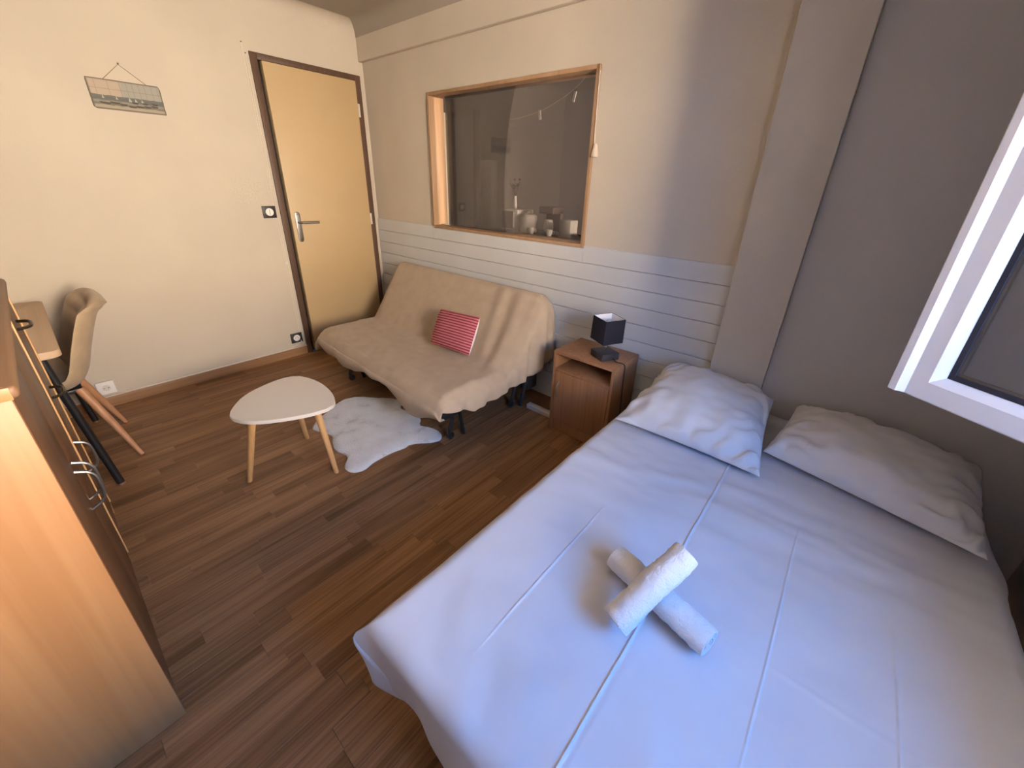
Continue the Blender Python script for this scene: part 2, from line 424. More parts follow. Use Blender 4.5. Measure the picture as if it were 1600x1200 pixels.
ro = rest.build('plank_field', M_PLANK, fl, smooth=False); ro['kind'] = 'stuff'

# door wall (x = 0), with the doorway cut out
DY0, DY1, DZ = -0.803, -0.039, 2.078
wl = MB().box(-0.12, 0, FY, DY0, 0, CZ).box(-0.12, 0, DY1, 0.12, 0, CZ).box(-0.12, 0, DY0, DY1, DZ, CZ)
struct('wall_left', wl, M_WALL, 'warm white painted wall with the door', 'wall', smooth=False)
# back wall (y = 0) with the interior window opening
BX0, BX1, BZ0, BZ1 = 0.770, 2.108, 1.033, 1.906
wb = MB().box(0, BX0, 0, 0.12, 0, CZ).box(BX1, PX0 + 0.1, 0, 0.12, 0, CZ).box(BX0, BX1, 0, 0.12, 0, BZ0).box(BX0, BX1, 0, 0.12, BZ1, CZ)
struct('wall_back', wb, M_WALL, 'off-white wall behind the sofa with an interior window', 'wall', smooth=False)
struct('trim_1', MB().box(0.0, PX0, -0.035, -0.0005, 2.168, CZ, 0.004), M_WALL, 'plastered beam running along the top of the sofa wall', 'beam', smooth=False)
struct('wall_pillar', MB().box(PX0, PX1, -0.058, -0.0005, 0, CZ, 0.003).box(PX0 + .1, PX1, 0, .12, 0, CZ), M_PILLAR, 'pale boxed-in pillar beside the pillows', 'pillar', smooth=False)
struct('wall_head', MB().box(PX1, WX, GY, 0.12, 0, CZ), M_GREY, 'grey painted wall behind the bed head', 'wall', smooth=False)
wr = MB().box(WX, WX + WT, FY, WY0, 0, CZ).box(WX, WX + WT, WY1, 0.12, 0, CZ).box(WX, WX + WT, WY0, WY1, 0, WZ0).box(WX, WX + WT, WY0, WY1, WZ1, CZ)
struct('wall_right', wr, paint('grey_paint_darkened', (0.26, 0.255, 0.265, 1), 0.75, 130, 0.35), 'grey wall holding the open casement window', 'wall', smooth=False)  # same grey paint, darkened to cut warm bounce onto the bed
struct('facade_opposite', MB().box(9.1, 9.4, -5.3, 5.5, -3.5, 3.5), paint('opposite_plaster', (0.45, 0.36, 0.26, 1)), 'plastered house front across the street', 'building', smooth=False)
struct('sky_screen_far', MB().box(10.2, 10.5, -24.0, -5.3, -3.5, 2.7), paint('far_screen_grey', (0.40, 0.38, 0.36, 1)), 'unseen lower grey front added to screen the low blue sky', 'building', smooth=False)  # unseen front added to dim low oblique skylight on the back wall
struct('ground', MB().box(WX + WT, 60, -40, 40, -3.6, -3.5), plain('asphalt', (0.10, 0.10, 0.10, 1), 0.9), 'dark asphalt street far below the window', 'street', smooth=False)
struct('sky_blocker_slab', MB().box(WX + WT, WX + WT + 0.40, FY - 0.6, 2.45, 2.20, 2.34), plain('concrete_slab', (0.25, 0.24, 0.24, 1), 0.8), 'unseen concrete slab added above the windows to block steep sky', 'light blocker', smooth=False)  # unseen slab added to cut steep skylight, kept dark against warm bounce
struct('wall_front', MB().box(-0.12, WX + WT, FY - 0.12, FY, 0, CZ), M_GREY, 'grey wall behind the cabinet and desk', 'wall', smooth=False)
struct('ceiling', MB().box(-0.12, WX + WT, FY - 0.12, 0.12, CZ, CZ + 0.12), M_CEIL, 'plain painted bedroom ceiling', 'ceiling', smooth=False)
def cove(r, n=8): return [(r - r * math.sin(PI / 2 * k / n), r - r * math.cos(PI / 2 * k / n)) for k in range(n + 1)]
r = 0.085
poly = [(0, 0)] + [(a, b) for a, b in cove(r)]
struct('trim_2', MB().prism(poly, lambda a, b, d: (a + 0.0003, d, CZ - 0.0003 - b), FY + .001, -0.036), M_WALL, 'rounded plaster cove between door wall and ceiling', 'cove', angle=50)
struct('trim_3', MB().prism(poly, lambda a, b, d: (d, -0.0355 - a, CZ - 0.0003 - b), 0.001, PX0), M_CEIL, 'rounded plaster cove above the beam', 'cove', angle=50)
# skirting
bb = thing('baseboard_left', (0.006, -1.7, 0), 'oak-coloured skirting board along the door wall', 'baseboard', kind='structure')
MB().box(0.0005, 0.014, FY + .002, DY0 - 0.001, 0.0, 0.070, 0.003).build('board', M_BASEB, bb)
MB().box(0.0005, 0.020, FY + .002, DY0 - 0.001, 0.0705, 0.076, 0.002).build('cable_ledge', M_CABLE, bb)
# wainscot boards
wn = thing('trim_4', (1.45, -0.006, 0), 'grey painted horizontal board panelling below the interior window', 'wainscot', kind='structure')
zt = 1.048; k = 0
while zt > 0.02:
    z0 = max(0.0, zt - 0.0955)
    if zt > BZ0 - 0.02 and z0 < BZ0:   # top board is notched round the window lining
        MB().box(0.0005, BX0 - .001, -0.012, -0.0005, z0, zt - .0022, 0.0025, 1).build('board', M_WAINS, wn, smooth=False)
        MB().box(BX1 + .001, PX0 - .0005, -0.012, -0.0005, z0, zt - .0022, 0.0025, 1).build('board', M_WAINS, wn, smooth=False)
        MB().box(BX0 - .001, BX1 + .001, -0.012, -0.0005, z0, BZ0 - .001, 0.0025, 1).build('board', M_WAINS, wn, smooth=False)
    else:
        MB().box(0.0005, PX0 - .0005, -0.012, -0.0005, z0, zt - .0022, 0.0025, 1).build('board', M_WAINS, wn, smooth=False)
    zt = z0
# ------------------------------------------------------------------ door
d1 = thing('door_1', (0, -0.42, 0), 'cream flush door in a dark brown frame', 'door', kind='structure')
LY0, LY1, LZ = -0.742, -0.092, 2.036
MB().box(-0.10, 0.012, DY0 + .0005, LY0 - 0.020, 0.0, DZ - .0005, 0.003).build('jamb', M_DFRAME, d1)
MB().box(-0.10, 0.012, LY1 + 0.006, DY1 - .0005, 0.0, DZ - .0005, 0.003).build('jamb', M_DFRAME, d1)
MB().box(-0.10, 0.012, LY0 - 0.0195, LY1 + 0.0055, LZ + 0.004, DZ - .0005, 0.003).build('head_jamb', M_DFRAME, d1)
MB().box(-0.10, -0.030, LY0 - 0.0195, LY1 + 0.0055, 0.0, LZ + .0035).build('gap_shadow', M_BLACK, d1, smooth=False)  # black backing stands in for the shadow in the gap round the leaf
lf = MB().box(-0.028, 0.026, LY0, LY1, 0.006, LZ, 0.003).build('leaf', M_DOOR, d1)
hp = []
cyh, z0h, z1h, wh = -0.697, 0.900, 1.118, 0.019
for a in range(13): hp.append((cyh + wh * math.cos(PI * a / 12), z1h - wh + wh * math.sin(PI * a / 12)))
for a in range(13): hp.append((cyh - wh * math.cos(PI * a / 12), z0h + wh - wh * math.sin(PI * a / 12)))
tag(MB().prism(hp, lambda a, b, d: (d, a, b), 0.0262, 0.033, 0.0015).build('handle_plate', M_STEEL, lf), 'brushed steel handle plate')
for zz in (1.100, 0.918):
    MB().lathe((0, cyh, zz), [(0.0045, 0.0331), (0.0045, 0.0345)], 10, 'x').build('screw', M_BRONZE, lf)
lev = [(0.033, cyh, 1.043), (0.060, cyh, 1.043), (0.074, cyh + 0.010, 1.043), (0.078, cyh + 0.03, 1.043), (0.078, cyh + 0.135, 1.041)]
tag(MB().tube(catmull(lev, 6), 0.0085, 12).build('lever', M_STEEL, lf), 'steel lever handle')
for zz in (1.845, 1.045, 0.200):
    MB().box(0.0125, 0.020, LY1 + 0.001, LY1 + 0.020, zz - 0.045, zz + 0.045, 0.002).tube([(0.027, LY1 + 0.004, zz - 0.04), (0.027, LY1 + 0.004, zz + 0.04)], 0.0065, 10).build('hinge', M_WHITE, d1)

# ------------------------------------------------------------------ interior window
w1 = thing('window_1', (1.44, 0.0, BZ0), 'pine-framed interior window looking into the dark kitchen', 'window', kind='structure')
ft = 0.020
MB().box(BX0 + .0005, BX0 + ft, -0.016, 0.118, BZ0 + .0005, BZ1 - .0005, 0.002).build('lining', M_PINE, w1)
MB().box(BX1 - ft, BX1 - .0005, -0.016, 0.118, BZ0 + .0005, BZ1 - .0005, 0.002).build('lining', M_PINE, w1)
MB().box(BX0 + ft + .0003, BX1 - ft - .0003, -0.016, 0.118, BZ1 - ft, BZ1 - .0005, 0.002).build('lining', M_PINE, w1)
MB().box(BX0 + ft + .0003, BX1 - ft - .0003, -0.016, 0.118, BZ0 + .0005, BZ0 + ft, 0.002).build('lining', M_PINE, w1)
MB().box(BX0 + ft + .085, BX1 - ft - .001, 0.055, 0.060, BZ0 + ft + .001, BZ1 - ft - .001).build('pane', M_PANE, w1, smooth=False)
MB().box(BX0 + ft + .001, BX0 + ft + .086, 0.050, 0.100, BZ0 + ft + .0003, BZ0 + ft + .006, .001).build('slide_track', M_WHITE, w1)
bc = thing('blind_cord', (2.118, -0.012, 1.50), 'thin white blind cord hanging beside the interior window', 'cord')
MB().tube([(2.112, -0.018, 1.89), (2.114, -0.019, 1.75), (2.116, -0.018, 1.60), (2.118, -0.017, 1.56)], 0.0022, 6).build('string', M_CABLE, bc)
MB().lathe((2.112, -0.0195, 1.885), [(.006, -.01), (.008, 0), (.006, .012)], 10).build('cord_hook', M_PINE, bc)
MB().lathe((2.128, -0.0205, 1.50), [(0.017, 0), (0.018, 0.01), (0.010, 0.052), (0.004, 0.062)], 12).build('tassel', plain('cord_tassel', (0.62, 0.50, 0.40, 1), 0.7), bc)

# ------------------------------------------------------------------ casement window with its open sash
w2 = thing('window_2', (WX, (WY0 + WY1) / 2, WZ0), 'white casement window standing wide open above the bed', 'window', kind='structure')
fr = MB().box(WX - 0.012, WX + 0.06, WY0 + .001, WY0 + 0.05, WZ0 + .001, WZ1 - .001, 0.004).box(WX - 0.012, WX + 0.06, WY1 - 0.05, WY1 - .001, WZ0 + .001, WZ1 - .001, 0.004)
fr.box(WX - 0.012, WX + 0.06, WY0 + 0.05, WY1 - 0.05, WZ0 + .001, WZ0 + 0.05, 0.004).box(WX - 0.012, WX + 0.06, WY0 + 0.05, WY1 - 0.05, WZ1 - 0.05, WZ1 - .001, 0.004)
fr.build('fixed_frame', M_PVC, w2)
# sash: free stile A (deep, left) ... hinge stile B on the wall; outer face turned to the room
SA = Vector((3.521, -0.726, 0)); SZ0, SZ1 = 0.910, 2.110
sd = Vector((0.820, -0.572, 0)).normalized(); sn = Vector((-sd.y * -1, -sd.x, 0))   # sn faces the camera side
if (Vector(CAM) - SA).dot(sn) < 0: sn = -sn
SLEN = (WX - 0.030 - SA.x) / sd.x
def sp_(u, d, z): return SA + sd * u + sn * d + Vector((0, 0, z))
sash = MB()
# profile across a bar: (distance from outer edge, depth towards camera)
prof = [(0.000, -0.035), (0.000, 0.026), (0.004, 0.030), (0.047, 0.030), (0.051, 0.027), (0.065, 0.010), (0.065, -0.035)]
def ringpts(a, d): # rectangle inset by a at depth d
    return [sp_(a, d, SZ0 + a), sp_(SLEN - a, d, SZ0 + a), sp_(SLEN - a, d, SZ1 - a), sp_(a, d, SZ1 - a)]
side_names = ('rail', 'stile', 'rail', 'stile')
sroot = MB().prism([(0.03, 0.03), (SLEN - .03, .03), (SLEN - .03, 0.034), (.03, 0.034)], lambda a, b, d: sp_(a, d, SZ0 + b), -0.034, -0.030).build('sash', M_PVC, w2, smooth=False)
for k in range(4):
    mb = MB(); A = []; B = []
    for a, d in prof:
        R_ = ringpts(a, d); A.append(mb.bm.verts.new(R_[k])); B.append(mb.bm.verts.new(R_[(k + 1) % 4]))
    n = len(prof)
    for i in range(n): mb.bm.faces.new((A[i], A[(i + 1) % n], B[(i + 1) % n], B[i]))
    mb.bm.faces.new(A[::-1]); mb.bm.faces.new(B)
    mb.build(side_names[k], M_PVC, sroot, angle=25)
def bars(a0, a1, d0, d1, name, mat):
    mb = MB()
    o0, i0 = ringpts(a0, d0), ringpts(a1, d0); o1, i1 = ringpts(a0, d1), ringpts(a1, d1)
    vs = [[mb.bm.verts.new(p) for p in q] for q in (o0, i0, i1, o1)]
    for q in range(4):
        for k in range(4): mb.bm.faces.new((vs[q][k], vs[q][(k + 1) % 4], vs[(q + 1) % 4][(k + 1) % 4], vs[(q + 1) % 4][k]))
    return mb.build(name, mat, sroot, smooth=False)
MB().prism([(-0.020, 0.0302), (-0.020, 0.040), (-0.017, 0.043), (-0.002, 0.043), (0.012, 0.0302)], lambda a, b, d: sp_(a, b, d), SZ0 + 0.003, SZ1 - 0.003).build('astragal', M_PVC, sroot, angle=25)
bars(0.0655, 0.076, -0.010, 0.010, 'gasket', M_GASKET)
bars(0.0765, 0.082, -0.004, 0.004, 'spacer_bar', M_STEEL)
R_ = ringpts(0.0762, 0.0); mb = MB(); mb.bm.faces.new([mb.bm.verts.new(p) for p in ringpts(0.0762, 0.005)]); mb.build('pane', M_GLASS, sroot, smooth=False)
mb = MB(); mb.bm.faces.new([mb.bm.verts.new(p) for p in ringpts(0.0762, -0.012)]); mb.build('pane', M_GLASS, sroot, smooth=False)
for zz in (SZ0 + 0.12, SZ1 - 0.12):
    q = sp_(SLEN + 0.006, -0.030, zz); MB().lathe(q, [(0.009, -0.05), (0.009, 0.05)], 10).build('hinge', M_PVC, w2)

# ================================================================== kitchen behind the interior window
KB = 2.05
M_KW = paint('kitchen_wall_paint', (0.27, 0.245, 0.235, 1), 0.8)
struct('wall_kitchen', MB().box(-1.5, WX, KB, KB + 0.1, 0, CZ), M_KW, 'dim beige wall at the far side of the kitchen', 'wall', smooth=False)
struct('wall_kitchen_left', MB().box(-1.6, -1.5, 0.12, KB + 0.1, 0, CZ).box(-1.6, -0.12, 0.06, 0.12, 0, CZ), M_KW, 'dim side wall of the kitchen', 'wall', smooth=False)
struct('wall_kitchen_right', MB().box(WX, WX + WT, 0.12, KY0, 0, CZ).box(WX, WX + WT, KY1, KB + .1, 0, CZ).box(WX, WX + WT, KY0, KY1, 0, 1.15).box(WX, WX + WT, KY0, KY1, 2.05, CZ), M_KW, 'unseen kitchen wall with an opening added to let daylight in', 'wall', smooth=False)  # opening added so daylight dimly fills the kitchen
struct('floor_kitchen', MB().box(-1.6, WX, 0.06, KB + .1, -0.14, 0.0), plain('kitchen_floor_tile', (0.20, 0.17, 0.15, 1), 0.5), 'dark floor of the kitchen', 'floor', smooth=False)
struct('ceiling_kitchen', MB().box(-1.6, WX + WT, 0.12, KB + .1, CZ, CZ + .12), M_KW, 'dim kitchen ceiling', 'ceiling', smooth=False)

# ================================================================== cabinet
CX1, CX0, CYF, CYB, CTZ = 2.275, 1.165, -2.164, -2.625, 1.018
cb = thing('cabinet', (1.72, -2.40, 0), 'beech veneer sideboard with doors and drawers on the left', 'cabinet')
MB().box(CX1 - 0.018, CX1, CYB, CYF, 0, CTZ - 0.0255, 0.0015).build('side_panel', M_BEECH, cb)
MB().box(CX0, CX0 + 0.018, CYB, CYF, 0, CTZ - 0.0255, 0.0015).build('side_panel', M_BEECH, cb)
MB().box(CX0 - 0.012, CX1 + 0.012, CYB, CYF + 0.013, CTZ - 0.025, CTZ, 0.009, 3).build('top_board', wood('cabinet_top_veneer', (0.20, 0.105, 0.052, 1), (0.26, 0.14, 0.072, 1), 'x', 45, 0.45), cb)
MB().box(CX1 + 0.0125, CX1 + 0.0150, CYB, CYF + 0.004, CTZ - 0.0245, CTZ - 0.001, 0.001).build('edge_band', M_BEECH, cb)
MB().box(CX0 + 0.0185, CX1 - 0.0185, CYB, CYB + 0.01, 0.06, CTZ - 0.026).build('back_panel', M_BEECH_SHADE, cb, smooth=False)
MB().box(CX0 + 0.0185, CX1 - 0.0185, CYF - 0.05, CYF - 0.030, 0, 0.055).build('plinth', M_BEECH_SHADE, cb, smooth=False)
XM = 1.560
MB().box(XM - 0.009, XM + 0.009, CYB + .011, CYF - 0.019, 0.06, CTZ - 0.026).build('partition', M_BEECH_SHADE, cb, smooth=False)
MB().box(CX0 + .0185, CX1 - .0185, CYB + .011, CYF - 0.019, 0.056, 0.0595).build('bottom_board', M_BEECH_SHADE, cb, smooth=False)
def bow(mb, x, z, ln, horiz=False, out=0.034, r=0.0042):
    P = []
    for k in range(13):
        t = k / 12; a = (t - .5) * ln; d = out * (1 - (2 * t - 1) ** 4) ** 0.8
        P.append((x + a, CYF + 0.0005 + d, z) if horiz else (x, CYF + 0.0005 + d, z + a))
    return mb.tube(P, r, 8)
for xe in (XM, CX0 + 0.009):
    MB().box(xe - 0.004, xe + 0.006, CYF + .0002, CYF + 0.0045, 0.062, CTZ - 0.031, 0.001).build('edge_band', M_LEG, cb)
xm1 = (XM + CX1 - 0.018) / 2
for xa, xb, hx in ((CX1 - 0.020, xm1 + 0.0015, xm1 + 0.028), (xm1 - 0.0015, XM + 0.010, xm1 - 0.028)):
    d = MB().box(xb, xa, CYF - 0.018, CYF, 0.062, CTZ - 0.030, 0.0015).build('door', M_BEECH_SHADE, cb)
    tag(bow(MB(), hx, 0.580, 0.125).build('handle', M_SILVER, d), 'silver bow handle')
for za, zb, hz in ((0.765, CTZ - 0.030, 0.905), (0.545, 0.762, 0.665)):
    d = MB().box(CX0 + 0.020, XM - 0.010, CYF - 0.018, CYF, za, zb, 0.0015).build('drawer', M_BEECH_SHADE, cb)
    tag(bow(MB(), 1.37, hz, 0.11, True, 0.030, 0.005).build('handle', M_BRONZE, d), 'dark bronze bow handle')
d = MB().box(CX0 + 0.020, XM - 0.010, CYF - 0.018, CYF, 0.062, 0.542, 0.0015).build('door', M_BEECH_SHADE, cb)
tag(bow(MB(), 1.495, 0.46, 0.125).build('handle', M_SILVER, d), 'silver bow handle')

# ================================================================== desk
dk = thing('desk', (0.6, -2.35, 0), 'light wood desk on black metal legs in the corner', 'desk')
DKZ = 0.722
pl_ = []
for (cxx, cyy, a0) in ((1.085 - .03, -2.106 - .03, 0), (0.115 + .03, -2.106 - .03, 90), (0.115 + .03, -2.63 + .03, 180), (1.085 - .03, -2.63 + .03, 270)):
    for q in range(6): pl_.append((cxx + .03 * math.cos(math.radians(a0 + q * 18)), cyy + .03 * math.sin(math.radians(a0 + q * 18))))
MB().prism(pl_, lambda a, b, d: (a, b, d), DKZ - 0.028, DKZ, 0.003).build('table_top', M_DESK, dk)
for lx in (0.965, 0.175):
    for yt, yb_ in ((-2.170, -2.112), (-2.56, -2.62)):
        lg = MB().tube([(lx, yt, DKZ - 0.0285), (lx, yb_, 0.012)], 0.0145, 12).build('leg', M_BLACK, dk)
        MB().lathe((lx, yb_, 0), [(0.015, 0), (0.016, 0.004), (0.014, 0.0115)], 12).build('foot_glide', M_COPPER, lg)
    MB().box(lx - 0.014, lx + 0.014, -2.555, -2.175, DKZ - 0.055, DKZ - 0.029, 0.002).build('rail', M_BLACK, dk)
MB().box(0.19, 0.95, -2.185, -2.160, DKZ - 0.055, DKZ - 0.029, 0.002).build('rail', M_BLACK, dk)

# ================================================================== chair
chx = 0.52
ch = thing('desk_chair', (chx, -2.15, 0), 'beige channel-quilted shell chair with splayed wooden legs at the desk', 'chair')
prf = catmull([(-1.915, 0.795, 0), (-1.955, 0.760, 0), (-1.990, 0.690, 0), (-2.030, 0.590, 0), (-2.072, 0.480, 0), (-2.125, 0.425, 0), (-2.230, 0.415, 0), (-2.350, 0.425, 0), (-2.450, 0.430, 0), (-2.490, 0.415, 0)], 10)
def shell(off, chan):
    rows = []
    nL = len(prf)
    for i, q in enumerate(prf):
        t = (prf[min(i + 1, nL - 1)] - prf[max(i - 1, 0)]).normalized(); nrm = Vector((-t.y, t.x, 0))   # outward (down/back)
        s_ = i / (nL - 1)
        hw = 0.235 * (0.86 + 0.14 * math.sin(PI * min(1, max(0, (s_ + 0.12) * 1.05)))) * (1 - 0.35 * sm(0.09, 0.0, s_)) * (1 - 0.15 * sm(0.9, 1.0, s_))
        r_ = []
        for j in range(25):
            u = -1 + 2 * j / 24
            cup = 0.055 * abs(u) ** 3 * (1 - 0.5 * sm(0.6, 1.0, s_)) * (1 if s_ > 0.15 else s_ / 0.15)
            d = off * (1 - u ** 8 * 0.9)
            if chan: d -= 0.012 * abs(math.sin(s_ * 30)) * (1 - u ** 4)
            p_ = q + nrm * (d) - nrm * cup
            r_.append((chx + u * hw, p_.x, p_.y))
        rows.append(r_)
    return rows
a_ = shell(-0.020, True); b_ = shell(0.026, False)
mb = MB(); Va = mb.grid(a_); Vb = mb.grid([r_[::-1] for r_ in b_])
def stitch(A, B):
    for i in range(len(A) - 1): 
        mb.bm.faces.new((A[i], A[i + 1], B[i + 1], B[i]))
Vb2 = [r_[::-1] for r_ in Vb]
stitch(Va[0], Vb2[0]); stitch(Va[-1], Vb2[-1]); stitch([r_[0] for r_ in Va], [r_[0] for r_ in Vb2]); stitch([r_[-1] for r_ in Va], [r_[-1] for r_ in Vb2])
mb.build('seat_shell', M_CHAIR, ch, angle=70)
for sx, sy in ((1, 1), (-1, 1), (1, -1), (-1, -1)):
    top = (chx + sx * 0.11, -2.20 + sy * 0.09, 0.388); bot = (chx + sx * 0.225, -2.20 + sy * 0.20, 0.0)
    MB().tube([top, ((top[0] + bot[0]) / 2, (top[1] + bot[1]) / 2, .2), bot], [0.019, 0.016, 0.0105], 12).build('leg', M_CHLEG, ch)
MB().box(chx - .12, chx + .12, -2.30, -2.10, 0.372, 0.392, 0.004).build('seat_base', M_BLKPL, ch)

# ================================================================== coffee table
TZ = 0.420
tout = [(1.462, -1.722), (1.352, -1.645), (1.299, -1.563), (1.270, -1.450), (1.285, -1.382), (1.341, -1.345), (1.431, -1.326), (1.526, -1.326), (1.610, -1.340), (1.680, -1.366), (1.712, -1.405), (1.708, -1.465), (1.685, -1.532), (1.650, -1.600), (1.600, -1.668), (1.535, -1.715)]
tt = thing('coffee_table', (1.47, -1.50, 0), 'small white rounded-triangle coffee table with three wooden legs', 'table')
op = [(p_.x, p_.y) for p_ in catmull([(a, b, 0) for a, b in tout], 5, True)]
MB().prism(op, lambda a, b, d: (a, b, d), TZ - 0.017, TZ, 0.004).build('table_top', M_WHITE, tt)
for tp, ft_ in (((1.492, -1.648), (1.382, -1.708)), ((1.618, -1.432), (1.626, -1.397)), ((1.362, -1.428), (1.229, -1.364))):
    lg = MB().tube([(tp[0], tp[1], TZ - 0.018), (ft_[0], ft_[1], 0.0)], [0.0165, 0.0115], 14).build('leg', M_LEG, tt)
    MB().lathe((tp[0], tp[1], TZ - 0.024), [(0.024, 0), (0.026, 0.006)], 14).build('leg_plate', M_LEG, lg)

# ================================================================== rug
rugp = [(1.147, -1.293), (1.088, -1.233), (1.048, -1.166), (1.021, -1.123), (0.98, -1.041), (0.976, -0.974), (1.019, -0.91), (1.102, -0.847), (1.174, -0.788), (1.248, -0.755), (1.286, -0.767), (1.339, -0.812), (1.402, -0.805), (1.482, -0.794), (1.542, -0.81), (1.573, -0.84), (1.617, -0.856), (1.662, -0.83), (1.718, -0.818), (1.77, -0.834), (1.796, -0.871), (1.776, -0.92), (1.731, -0.971), (1.706, -1.014), (1.711, -1.048), (1.697, -1.117), (1.695, -1.181), (1.699, -1.238), (1.714, -1.29), (1.705, -1.327), (1.677, -1.352), (1.634, -1.355), (1.605, -1.34), (1.579, -1.313), (1.548, -1.298), (1.518, -1.299), (1.476, -1.311), (1.429, -1.308), (1.369, -1.286), (1.309, -1.26), (1.238, -1.278), (1.188, -1.299)]
rp = catmull([(a, b, 0) for a, b in rugp], 6, True)
cen = Vector((1.40, -1.05, 0))
mb = MB(); NR = 34; rings = []
for i in range(NR + 1):
    s_ = 1 - i / NR
    ring = []
    for q in rp:
        p_ = cen + (q - cen) * s_
        dist = (q - p_).length
        h = 0.004 + 0.014 * (1 - math.exp(-dist / 0.016)) + 0.0035 * nz(p_.x * 24, p_.y * 24) * min(1, dist / .02) + 0.002 * nz(p_.x * 80, p_.y * 80)
        ring.append((p_.x, p_.y, max(0.003, h)))
    rings.append(ring)
V = [[mb.bm.verts.new(p_) for p_ in r_] for r_ in rings[:-1]]
cv = mb.bm.verts.new((cen.x, cen.y, 0.018)); n = len(rp)
for A, B in zip(V, V[1:]):
    for k in range(n): mb.bm.faces.new((A[k], A[(k + 1) % n], B[(k + 1) % n], B[k]))
for k in range(n): mb.bm.faces.new((V[-1][k], V[-1][(k + 1) % n], cv))
base = [mb.bm.verts.new((q.x, q.y, 0.0005)) for q in rp]
for k in range(n): mb.bm.faces.new((base[k], base[(k + 1) % n], V[0][(k + 1) % n], V[0][k]))
mb.bm.faces.new(base[::-1])
rg = mb.build('hide_rug', M_RUG, angle=None); rebase(rg, (1.40, -1.05, 0)); tag(rg, 'white hide-shaped faux fur rug in front of the sofa', 'rug')

# ================================================================== sofa bed
sf = thing('sofa_bed', (1.25, -0.5, 0), 'sofa bed under a loose beige cotton cover', 'sofa')
SX0, SX1 = 0.46, 1.955
prof_s = catmull([(-0.045, 0.30, 0), (-0.050, 0.55, 0), (-0.062, 0.700, 0), (-0.105, 0.745, 0), (-0.160, 0.738, 0), (-0.215, 0.665, 0), (-0.300, 0.545, 0), (-0.385, 0.425, 0), (-0.450, 0.362, 0), (-0.560, 0.352, 0), (-0.700, 0.362, 0), (-0.830, 0.362, 0), (-0.905, 0.340, 0), (-0.940, 0.285, 0), (-0.950, 0.235, 0), (-0.945, 0.190, 0)], 9)
NP = len(prof_s)
front_i = [i for i, q in enumerate(prof_s) if q.x < -0.5 and q.y < 0.30][0]
seat_i = [i for i, q in enumerate(prof_s) if q.x < -0.45][0]
top_i = max(range(NP), key=lambda i: prof_s[i].y)
def interp(x, T):
    for (a, va), (b, vb) in zip(T, T[1:]):
        if x <= b: return va + (vb - va) * sm(a, b, max(a, x))
    return T[-1][1]
def hem_right(y): return interp(-y, [(0.0, .33), (.11, .31), (.27, .275), (.46, .252), (.62, .236), (.77, .238), (.87, .275), (1.0, .30)])
def hem_front(x): return interp(x, [(.46, .215), (.60, .205), (.82, .20), (.94, .192), (1.22, .245), (1.44, .25), (1.60, .175), (1.72, .172), (1.89, .225), (1.96, .25)])
def hem_left(y): return 0.205
NU = 110
rows = []
for iu in range(NU + 1):
    u = iu / NU; x = SX0 + (SX1 - SX0) * u; row_ = []
    for i, q in enumerate(prof_s):
        y, z = q.x, q.y; v = i / (NP - 1)
        t = (prof_s[min(i + 1, NP - 1)] - prof_s[max(i - 1, 0)]).normalized(); nv = Vector((0, t.y, -t.x))
        if nv.z < 0 and i < NP * .5 and i > top_i: nv = -nv
        dx = min(x - SX0, SX1 - x)
        rnd_ = 0.035 * (1 - sm(0, 0.055, dx)) ** 1.5
        z2 = z - rnd_
        # droop of the front edge towards the middle/right, broad dents and wrinkles
        if z < 0.40 and y < -0.6: z2 += -0.012 * math.sin(u * PI) + 0.010 * (u - .5)
        fold = 0.0
        # back: soft vertical folds, stronger near the right end
        if top_i < i < seat_i:
            fold += (0.006 + 0.012 * sm(.55, 1, u)) * nz(x * 9, y * 1.6 + z * 1.2, 3.1)
            fold += 0.006 * sm(.62, .95, u) * math.sin(x * 40 + y * 9 + 2 * nz(x * 3, y * 4))
        # crease wrinkles
        c_ = math.exp(-((y + 0.46) / 0.10) ** 2)
        fold += 0.012 * c_ * nz(x * 7 + y * 9, y * 5, 1.7) + 0.007 * c_ * math.sin(x * 46 + y * 30) * (sm(.75, 1, u) + 0.6 * sm(.2, 0, u))
        if i >= seat_i: fold += 0.008 * nz(x * 5, y * 7, 9.2) + 0.005 * nz(x * 13 + y * 12, y * 10, 4)
        if y < -0.88: 
            fold += 0.010 * nz(x * 8, z * 3, 5.5) + 0.012 * sm(.35, .0, z) * math.sin(x * 24 + 1.5 * math.sin(x * 7))
        if i >= front_i:
            f_ = (i - front_i) / (NP - 1 - front_i); zf = prof_s[front_i].y - rnd_
            z2 = zf + (hem_front(x) - zf) * f_ + (0.010 * nz(x * 9, 3.0) * f_)
            y = y + 0.030 * f_ * f_
        y -= 0.055 * (x - 0.9) * min(1.0, max(0.0, -y - 0.05) / 0.85)
        row_.append(Vector((x, y, max(0.1, z2))) + nv * fold)
    rows.append(row_)
# side drapes
def drape(edge, sgn, hem, amp, back_only_top, K=14):
    out = []
    for kq in range(1, K + 1):
        t = kq / K; r_ = []
        for i, p_ in enumerate(edge):
            hz_ = min(hem(p_.y), p_.z - 0.004)
            z = p_.z + (hz_ - p_.z) * (t ** 0.9)
            dz = p_.z - z
            bul = 0.030 * (1 - math.exp(-dz / 0.03))
            wv = amp * sm(0, 0.12, dz) * (math.sin(p_.y * 34 + 1.3 + dz * 4) + 0.6 * math.sin(p_.y * 71 + dz * 9)) + amp * 0.9 * sm(0, .3, dz)
            r_.append(Vector((p_.x + sgn * (bul + wv), p_.y + 0.010 * nz(p_.y * 9, z * 6) * t, z)))
        out.append(r_)
    return out
dl = drape(rows[0], -1, hem_left, 0.004, False)
dr = drape(rows[-1], 1, hem_right, 0.012, True)
allrows = dl[::-1] + rows + dr
